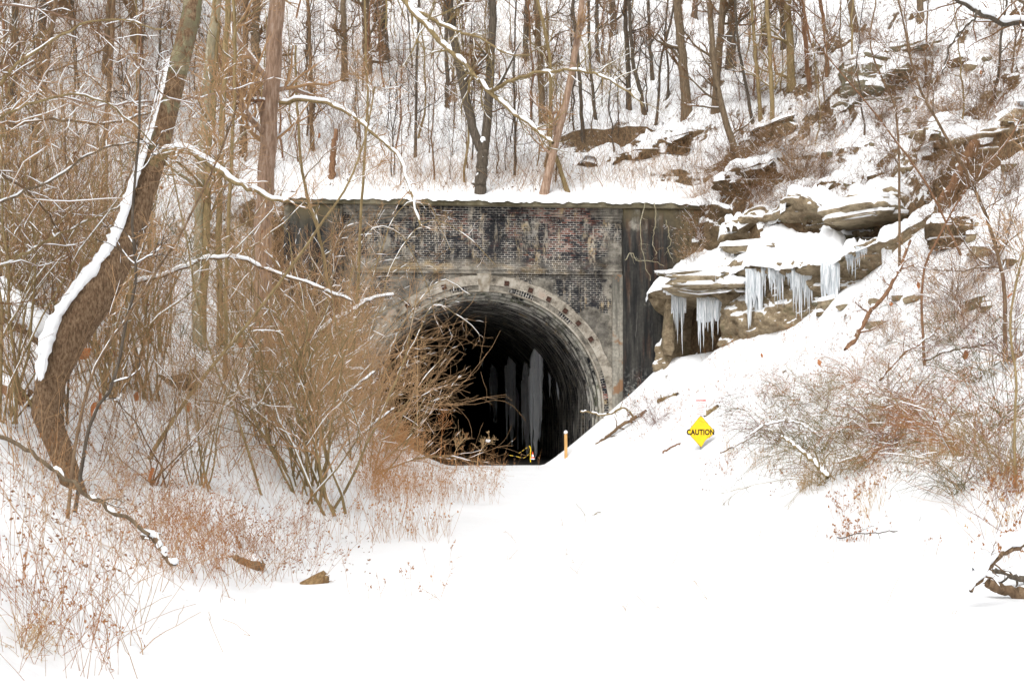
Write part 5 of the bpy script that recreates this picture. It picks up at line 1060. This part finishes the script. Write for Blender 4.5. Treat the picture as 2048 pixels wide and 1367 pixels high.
bp = [(1700, 880, 26), (1760, 850, 27), (1650, 900, 25.5), (1820, 830, 27), (1730, 930, 24), (1600, 900, 27), (1790, 900, 25), (1950, 900, 22), (2000, 850, 22), (2030, 940, 20), (1560, 880, 28), (1880, 860, 25), (1660, 960, 23), (1960, 760, 25), (2035, 720, 24), (1570, 790, 33), (1640, 800, 32), (1290, 850, 43), (1310, 845, 42.5), (1720, 760, 31), (1930, 980, 19)]
bl = ['green briar bush in the middle of the large briar patch', 'green briar bush rising highest in the large briar patch', 'green briar bush at the left of the large briar patch', 'red brown briar bush up slope of the large patch', 'green briar bush spilling to the open snow', 'green briar bush under the snowy arching branch', 'purple brown briar bush on the right side of the large patch', 'dry red weed clump on the bank below the right edge tree', 'green briar bush near the right edge', 'green briar bush lowest at the right edge', 'purple brown briar bush right of the yellow sign', 'dry red weed clump between the two briar patches', 'green briar bush at the foot of the large patch', 'green briar bush high at the right edge', 'purple briar bush by the yellow stems at the right border', 'dry weed clump up slope of the yellow sign', 'green briar bush up slope of the signs', 'green briar clump', 'purple brown arching canes between the fallen branch and the signs', 'dry weed clump above the large briar patch', 'green briar bush above the arched log corner']
for i, (px, py, Y) in enumerate(bp):
    if i == 17: continue
    kk = [0, 1, 0, 3, 1, 0, 2, 3, 0, 1, 2, 3, 1, 0, 2, 3, 1, 0, 2, 3, 0][i]; q = ground(px, py)[0]; s_ = 1.0 if i < 15 else .75
    copy_tree(GB[kk], tuple(q), i*1.3, s_, bl[i], 'briars and weed clumps of the right bank')
for g_ in GB:
    for c in list(g_.children): bpy.data.objects.remove(c)
    bpy.data.objects.remove(g_)
for i, (px, py, Y, s_, lb) in enumerate([(1402, 470, 49.6, .8, 'brown shrub drooping over the right end of the dark pier'), (1425, 440, 50.2, .95, 'brown shrub at the corner where coping meets the rock'), (1385, 520, 49.5, .6, 'small shrub on the snow ledge against the pier')]):
    copy_tree(BR[i % 3], tuple(W(px, py+6, Y)), i*2., s_, lb, 'shrubs at the end of the wall')
rock('earth_bank', 'brown earth lump against the right end of the portal wall', 'earth bank', W(1426, 470, 50.2), (.50, .6, 1.15), .2, .25, 83, 'soil', .1)
print('shrubs', round(time.time()-T0, 1))
# ================================================================== STUFF
rng = np.random.default_rng(99)
def stuff(name, label, mb, mat, **k): o = mb.build(name, mat, None, **k); return tag(o, label, 'undergrowth', None, 'stuff')
def brush(name, label, mat, boxes_, n, h, r, seed, lean=.35, kid=2, K=7, wand=.14, tmax=1., clump=0):
    rng = np.random.default_rng(seed); S = rand_px(n, boxes_, seed, clump); n = len(S); S[:, 2] -= .05; D = rng.normal(0, lean, (n, 3)); D[:, 2] = 1
    P, R = grow(rng, S, D, h*rng.uniform(.35, 1.3, n), r*rng.uniform(.6, 1.5, n), K, wand, -.02, .35, .0018); mb = MB(); mb.tubes(P, R, 3)
    if kid: AP, AR = kids(rng, P, R, n*kid, h*.35, .7, .7, .2, 1, 5, .2, .0); mb.tubes(AP, np.maximum(AR, r*.45), 3)
    return stuff(name, label, mb, M[mat]), P
brush('undergrowth', 'tangled tan twigs filling the thicket on the left bank', 'tan', [(0, 760, 560, 960, 1), (300, 760, 900, 1000, .4), (450, 760, 430, 600, 1)], 600, 2.3, .0042, 1, .4, 2)
brush('undergrowth', 'brown twigs standing among the tan ones of the left thicket', 'brown', [(0, 760, 300, 940, 1)], 420, 2.0, .0042, 2, .4, 2)
brush('undergrowth', 'thin dark stems sprouting all over the snowy hillside above the portal', 'brown', [(650, 1500, 40, 385, 1), (0, 700, 0, 350, 1.2), (1500, 1700, 30, 250, .8)], 4200, 2.3, .006, 3, .28, 2)
brush('undergrowth', 'fine brown brush on the steep right slope', 'brown', [(1480, 2048, 40, 480, 1), (1750, 2048, 480, 700, .6), (1390, 1520, 380, 440, 2)], 2600, 1.15, .0042, 4, .7, 2)
brush('undergrowth', 'tan brush drooping from the brown banks beside the portal top', 'tan', [(1420, 1640, 330, 440, 1), (1240, 1400, 270, 370, .6), (1860, 2048, 240, 330, .6)], 1200, 1.1, .004, 5, .8, 2, wand=.2)
brush('undergrowth', 'twigs rooted just behind the snowy coping', 'tan', [(620, 1420, 345, 388, 1)], 700, 1.6, .005, 6, .4, 3)
brush('undergrowth', 'brown and purple canes over the snow of the right bank', 'purple', [(1440, 2048, 740, 960, 1), (1700, 2048, 560, 760, .8), (1960, 2048, 900, 1080, .8), (1240, 1380, 800, 890, 1.2)], 560, 1.0, .0034, 7, .9, 2, wand=.1, clump=.7)
brush('undergrowth', 'tan brown twigs over the snow of the right bank', 'tan', [(1440, 2048, 700, 980, 1), (1800, 2048, 300, 700, 1), (1900, 2048, 960, 1090, 1)], 800, 1.1, .0034, 8, .8, 2, wand=.1, clump=.5)
brush('undergrowth', 'dark brown brush matting the upper right slope', 'brown', [(1440, 1700, 300, 470, 1.5), (1650, 2048, 60, 420, 1.)], 1100, .9, .0042, 9, .9, 3, wand=.16, clump=.45)
brush('undergrowth', 'loose bent stems in the snow of the lower left bank', 'tan', [(0, 560, 960, 1200, 1), (0, 300, 1200, 1367, .5)], 220, 1.0, .0028, 10, .7, 2, wand=.12, clump=.6)
brush('undergrowth', 'fine tan tangle before the left half of the wall', 'tan', [(540, 790, 700, 900, 1), (600, 760, 560, 700, .5)], 300, 3.6, .0062, 31, .55, 5, 10, wand=.22)
brush('undergrowth', 'brown vine tangle draped over the left end of the wall', 'brown', [(500, 700, 420, 620, 1)], 240, 1.9, .0055, 32, .8, 4, 9, wand=.25)
brush('undergrowth', 'tan brush hanging over the right end of the coping', 'tan', [(1370, 1450, 395, 470, 1)], 260, 1.1, .0042, 33, 1., 3, wand=.2)
brush('undergrowth', 'brown thin twigs crossing all over the upper left bank', 'brown', [(0, 700, 250, 620, 1)], 420, 2.4, .0045, 34, .7, 3, 9, wand=.2)
brush('undergrowth', 'haze of fine tan twigs between the trees at the top of the hillside', 'tan', [(560, 1250, 10, 220, 1), (0, 560, 0, 200, .8), (1250, 1560, 5, 90, .6)], 1500, 2.6, .006, 35, .45, 3, 8, wand=.16)
# weeds with drooping dead leaves
def weeds(label, mat, boxes_, n, h, seed, lf=6, lmat='weed', lean=.25, r=.003, size=.03, name='dry_weeds'):
    rng = np.random.default_rng(seed); S = rand_px(n, boxes_, seed, .9); n = len(S); S[:, 2] -= .03; D = rng.normal(0, lean, (n, 3)); D[:, 2] = 1
    P, R = grow(rng, S, D, h*rng.uniform(.3, 1.3, n), r*rng.uniform(.6, 1.4, n), 6, .09, -.01, .4, .0014); mb = MB(); mb.tubes(P, R, 3)
    AP, AR = kids(rng, P, R, n*2, h*.25, .7, .7, .3, 1, 4, .2, .0, rmin=.0012); mb.tubes(AP, np.maximum(AR, r*.4), 3); leaves(rng, mb, AP, n*lf, size, .008, 1.5); stuff(name, label, mb, M[mat])
weeds('orange dry weeds and grass along the left edge of the open snow', 'grass', [(730, 1000, 830, 1010, 1.6), (480, 900, 960, 1090, 1.), (930, 1080, 930, 960, .3)], 1000, .8, 11, 4, size=.02, r=.0024)
weeds('orange weeds against the dark at the foot of the left arch', 'grass', [(770, 935, 855, 925, 1)], 260, .95, 12, 6, lean=.35)
weeds('brown dead weeds with drooping leaves on the lower left bank', 'weed', [(0, 560, 930, 1180, 1.), (300, 640, 1040, 1170, 1.4), (0, 260, 1150, 1367, .6), (100, 480, 1180, 1367, .4)], 800, .7, 13, 6, size=.013, r=.0018, lean=.4)
weeds('straw grass tufts at the foot of the right bank', 'straw', [(1600, 1720, 930, 990, 2), (1450, 1620, 905, 960, 1), (1720, 2040, 900, 1100, .4), (1900, 2048, 900, 1090, .8)], 500, .5, 14, 3, size=.02)
weeds('small dark weeds dotting the right talus snow', 'weed', [(1400, 1700, 640, 860, 1.), (1430, 1760, 860, 960, 1.4), (1700, 2048, 560, 900, .7), (1250, 1400, 790, 900, 1.5)], 800, .38, 15, 6, size=.02, r=.0025)
weeds('dead weeds at the lower right bank foot', 'weed', [(1680, 1860, 1040, 1085, 2), (1660, 2048, 950, 1090, .6), (1850, 2048, 1080, 1130, .4)], 220, .35, 16, 8, size=.02, r=.002)
brush('undergrowth', 'few thin stems sticking out of the open snow', 'tan', [(700, 1900, 1040, 1230, 1), (300, 700, 1180, 1320, 1)], 26, .28, .0016, 20, .5, 1)
weeds('dangling dead weed tips on the open snow', 'weed', [(600, 900, 1100, 1200, 1), (1640, 1900, 1000, 1120, 1)], 40, .3, 21, 5, size=.016, r=.0016)
weeds('straw tufts bent over at the lower left corner', 'straw', [(40, 200, 1290, 1340, 1), (240, 290, 1310, 1340, .7), (330, 420, 1270, 1300, .5)], 150, .32, 23, 2, 'straw', .7, size=.012, r=.002)
# seed heads standing against the black opening
for i, (px, py, hpx, lab) in enumerate([(835, 905, 230, 'tall umbel weed with branched seed head against the dark opening'), (880, 915, 100, 'bushy brown seed head weed left of the tunnel floor'), (915, 920, 60, 'nodding grass plume at the tunnel mouth, left one'), (955, 922, 55, 'nodding grass plume with a snow ball at the tunnel mouth')]):
    rng = np.random.default_rng(700+i); q = on_ground(W(px, py, 47.5)); k = 47.5/F; t = thing('seed_head_weed', lab, 'weed', q)
    P = smooth_path([[0, 0, -.1], [.3*rng.normal()*.3, 0, hpx*k*.5], [.12*i, 0, hpx*k]], 12); R = np.linspace(.018, .009, 12); mb = MB(); mb.tubes(P, R, 4)
    LP, LR = kids(rng, P[None], R[None], 16, .6, .6, .7, .55, 1, 5, .15, .05); AP, AR = kids(rng, LP, LR, 60, .25, .6, .7, .4, 1, 4, .2, .02); mb.tubes(LP, np.maximum(LR, .006), 3); mb.tubes(AP, np.maximum(AR, .005), 3); mb.build('stem', M['straw' if i != 1 else 'weed'], t)
    mb = MB(); leaves(rng, mb, AP, 130, .03, .01); mb.build('seeds', M['straw' if i in (0, 3) else 'weed'], t)
    if i == 3: sp, _, _ = rock_arrays((.08, .08, .06), 9, 10, 12, 0, .1, .9); mb = MB(); mb.grid(np.transpose(sp, (1, 0, 2)), closed_u=True); o = mb.build('snow', M['snow'], t); o.location = tuple(P[-1])
# fallen leaves on the snow and caught in the twigs
def litter(label, boxes_, n, size, seed, mat):
    rng = np.random.default_rng(seed); S = rand_px(n, boxes_, seed, .5); n = len(S); S[:, 2] += rng.uniform(.0, .05, n); A = rng.normal(0, 1, (n, 3)); A[:, 2] *= .5; A = unit(A)*(size*rng.uniform(.4, 1.3, n))[:, None]; B = unit(np.cross(A, rng.normal(0, 1, (n, 3))))*np.linalg.norm(A, axis=1)[:, None]*.7; mb = MB(); mb.quads(S, A, B); stuff('fallen_leaves', label, mb, M[mat])
litter('dead brown leaves scattered on the snow of the right slope', [(1400, 2048, 60, 1000, 1)], 4200, .026, 41, 'leafbrown')
litter('dead leaves scattered on the snow of the left bank', [(0, 740, 300, 1150, 1)], 2200, .019, 42, 'leafbrown')
litter('dark bits of bark and twig scattered on the hillside snow', [(650, 1600, 40, 385, 1)], 1800, .045, 43, 'dark')
rng = np.random.default_rng(8); n = 60
for i in range(n):
    px, py = (rng.uniform(20, 740), rng.uniform(120, 960)) if i < 44 else (rng.uniform(1500, 2040), rng.uniform(100, 950)); q = ground(px, py)[0]; c = q+np.array([0, -1.5, rng.uniform(.2, 1.)])
    # a curled leaf on a short twig standing in the snow
    mb = MB(); a = np.linspace(-1.1, 1.1, 5); s_ = rng.uniform(.05, .09)
    V = np.array([[[s_*math.sin(x)*(1-abs(y)**1.5*.8), -s_*math.cos(x)*.7, y*s_*1.3] for y in np.linspace(-1, 1, 5)] for x in a]); mb.grid(V)
    P0 = np.array([0, 0, s_]); gzv = float(gz(c[0], c[1])); o = mb.build('curled_leaf', M['leaf']); o.location = (c[0], c[1], gzv+rng.uniform(.25, .9)); o.rotation_euler = (rng.normal(0, .4), rng.normal(0, .5), rng.uniform(0, 6)); h_ = o.location[2]-gzv
    tag(o, 'curled orange dead leaf caught in the brush', 'leaf', 'curled orange leaves caught in the brush')
    mb = MB(); mb.tubes([[0, 0, s_], [.02, 0, -h_*.5], [0, .03, -h_-.05]], [.003, .004, .005], 3); tw_ = mb.build('stalk', M['tan'], o)
    tw_.rotation_euler = (0, 0, 0)
print('done', round(time.time()-T0, 1))

# ================================================================== LABELS OF THE REPEATS
LM = [('forked tree behind the coping', 963, 300), ('pinkish leaning trunk', 1125, 200), ('dark earth scar', 1300, 320), ('tall grey trunk by the scar', 1370, 130), ('pair of reddish based trunks', 1440, 110),
      ('slim olive trunk', 1542, 150), ('leafy yellow green trunk', 1582, 80), ('mossy outcrop', 1735, 150), ('thin ledge by the outcrop', 1815, 95), ('curved tan slab', 1735, 425), ('cave slab', 1425, 560),
      ('big earth bank', 1520, 375), ('leaning dead snag', 1915, 345), ('rounded bare bank', 1990, 305), ('snow loaded corner limb', 1990, 40), ('right edge tree', 1995, 520), ('dead branch on the talus', 1765, 600),
      ('broadest ice curtain', 1605, 590), ('yellow sign', 1401, 863), ('large briar patch', 1720, 870), ('arched log', 2000, 1120), ('fallen branch by the mouth', 1240, 855), ('mottled tree', 540, 200), ('foot of the mottled tree', 525, 520),
      ('young pale sycamore', 412, 220), ('ridged olive trunk', 402, 760), ('top of the huge sycamore', 360, 110), ('middle of the huge sycamore', 235, 480), ('foot of the huge sycamore', 100, 850), ('bowing snowy branch', 450, 520),
      ('broken brown stub', 667, 310), ('large many stemmed bush', 640, 900), ('short log', 440, 1075), ('left end of the wall', 600, 420), ('thin stem left of the fork', 834, 160), ('bright snow field', 1230, 280),
      ('fallen trunk at the left border', 40, 650), ('brown leafed trunks', 750, 60), ('grey pole', 150, 970), ('left border trunk', 26, 130), ('ridge by the pinkish top', 1050, 60), ('slim wall sapling', 720, 560), ('left pier', 640, 700)]
ORD = ['nearest', 'second nearest', 'third nearest', 'fourth nearest', 'fifth nearest', 'sixth nearest', 'seventh nearest', 'eighth nearest', 'ninth nearest', 'tenth nearest', 'eleventh nearest', 'twelfth nearest']
def relabel(group, noun):
    bpy.context.view_layer.update(); G = {}
    for o in [q for q in C.objects if q.get('group') == group and 'category' in q]:
        x, y, z = o.location; px = 1024+F*x/y; py = HZ-F*(z-CH)/y
        if not (-60 < px < 2110 and -40 < py < 1400):
            for c in list(o.children): bpy.data.objects.remove(c)
            bpy.data.objects.remove(o); continue
        d, k = min((math.hypot(px-a, py-b), i) for i, (_, a, b) in enumerate(LM)); dx, dy = px-LM[k][1], py-LM[k][2]
        rel = ('right of' if dx > 0 else 'left of') if abs(dx) > abs(dy) else ('below' if dy > 0 else 'above')
        G.setdefault((k, rel), []).append((d, o.name))
    for (k, rel), L in G.items():
        for i, (d, nm) in enumerate(sorted(L)):
            bpy.data.objects[nm]['label'] = '%s %s the %s%s' % (noun, rel, LM[k][0], '' if len(L) == 1 else ', %s to it' % ORD[min(i, 11)])
relabel('thin saplings on the wooded hillside', 'thin bare sapling'); relabel('bare shrubs of the left thicket', 'tan bare shrub'); relabel('low shrubs of the right slope', 'low brown shrub')
relabel('small stones on the right slope', 'small snowy stone'); relabel('curled orange leaves caught in the brush', 'curled orange leaf')
for o in list(C.objects):
    if o.get('group') == 'thin icicles on the tunnel vault':
        px = round(1024+F*o.location[0]/o.location[1]); o['label'] = {1100: 'thin icicle just right of the thickest tunnel ice column', 1116: 'thin icicle furthest right on the tunnel vault', 965: 'thin short icicle left of the faint tunnel ice column', 930: 'short icicle high up on the dark vault, the leftmost one', 1035: 'long thin icicle right of the lone grey tunnel ice column'}.get(min((1100, 1116, 965, 930, 1035), key=lambda q: abs(q-px)))
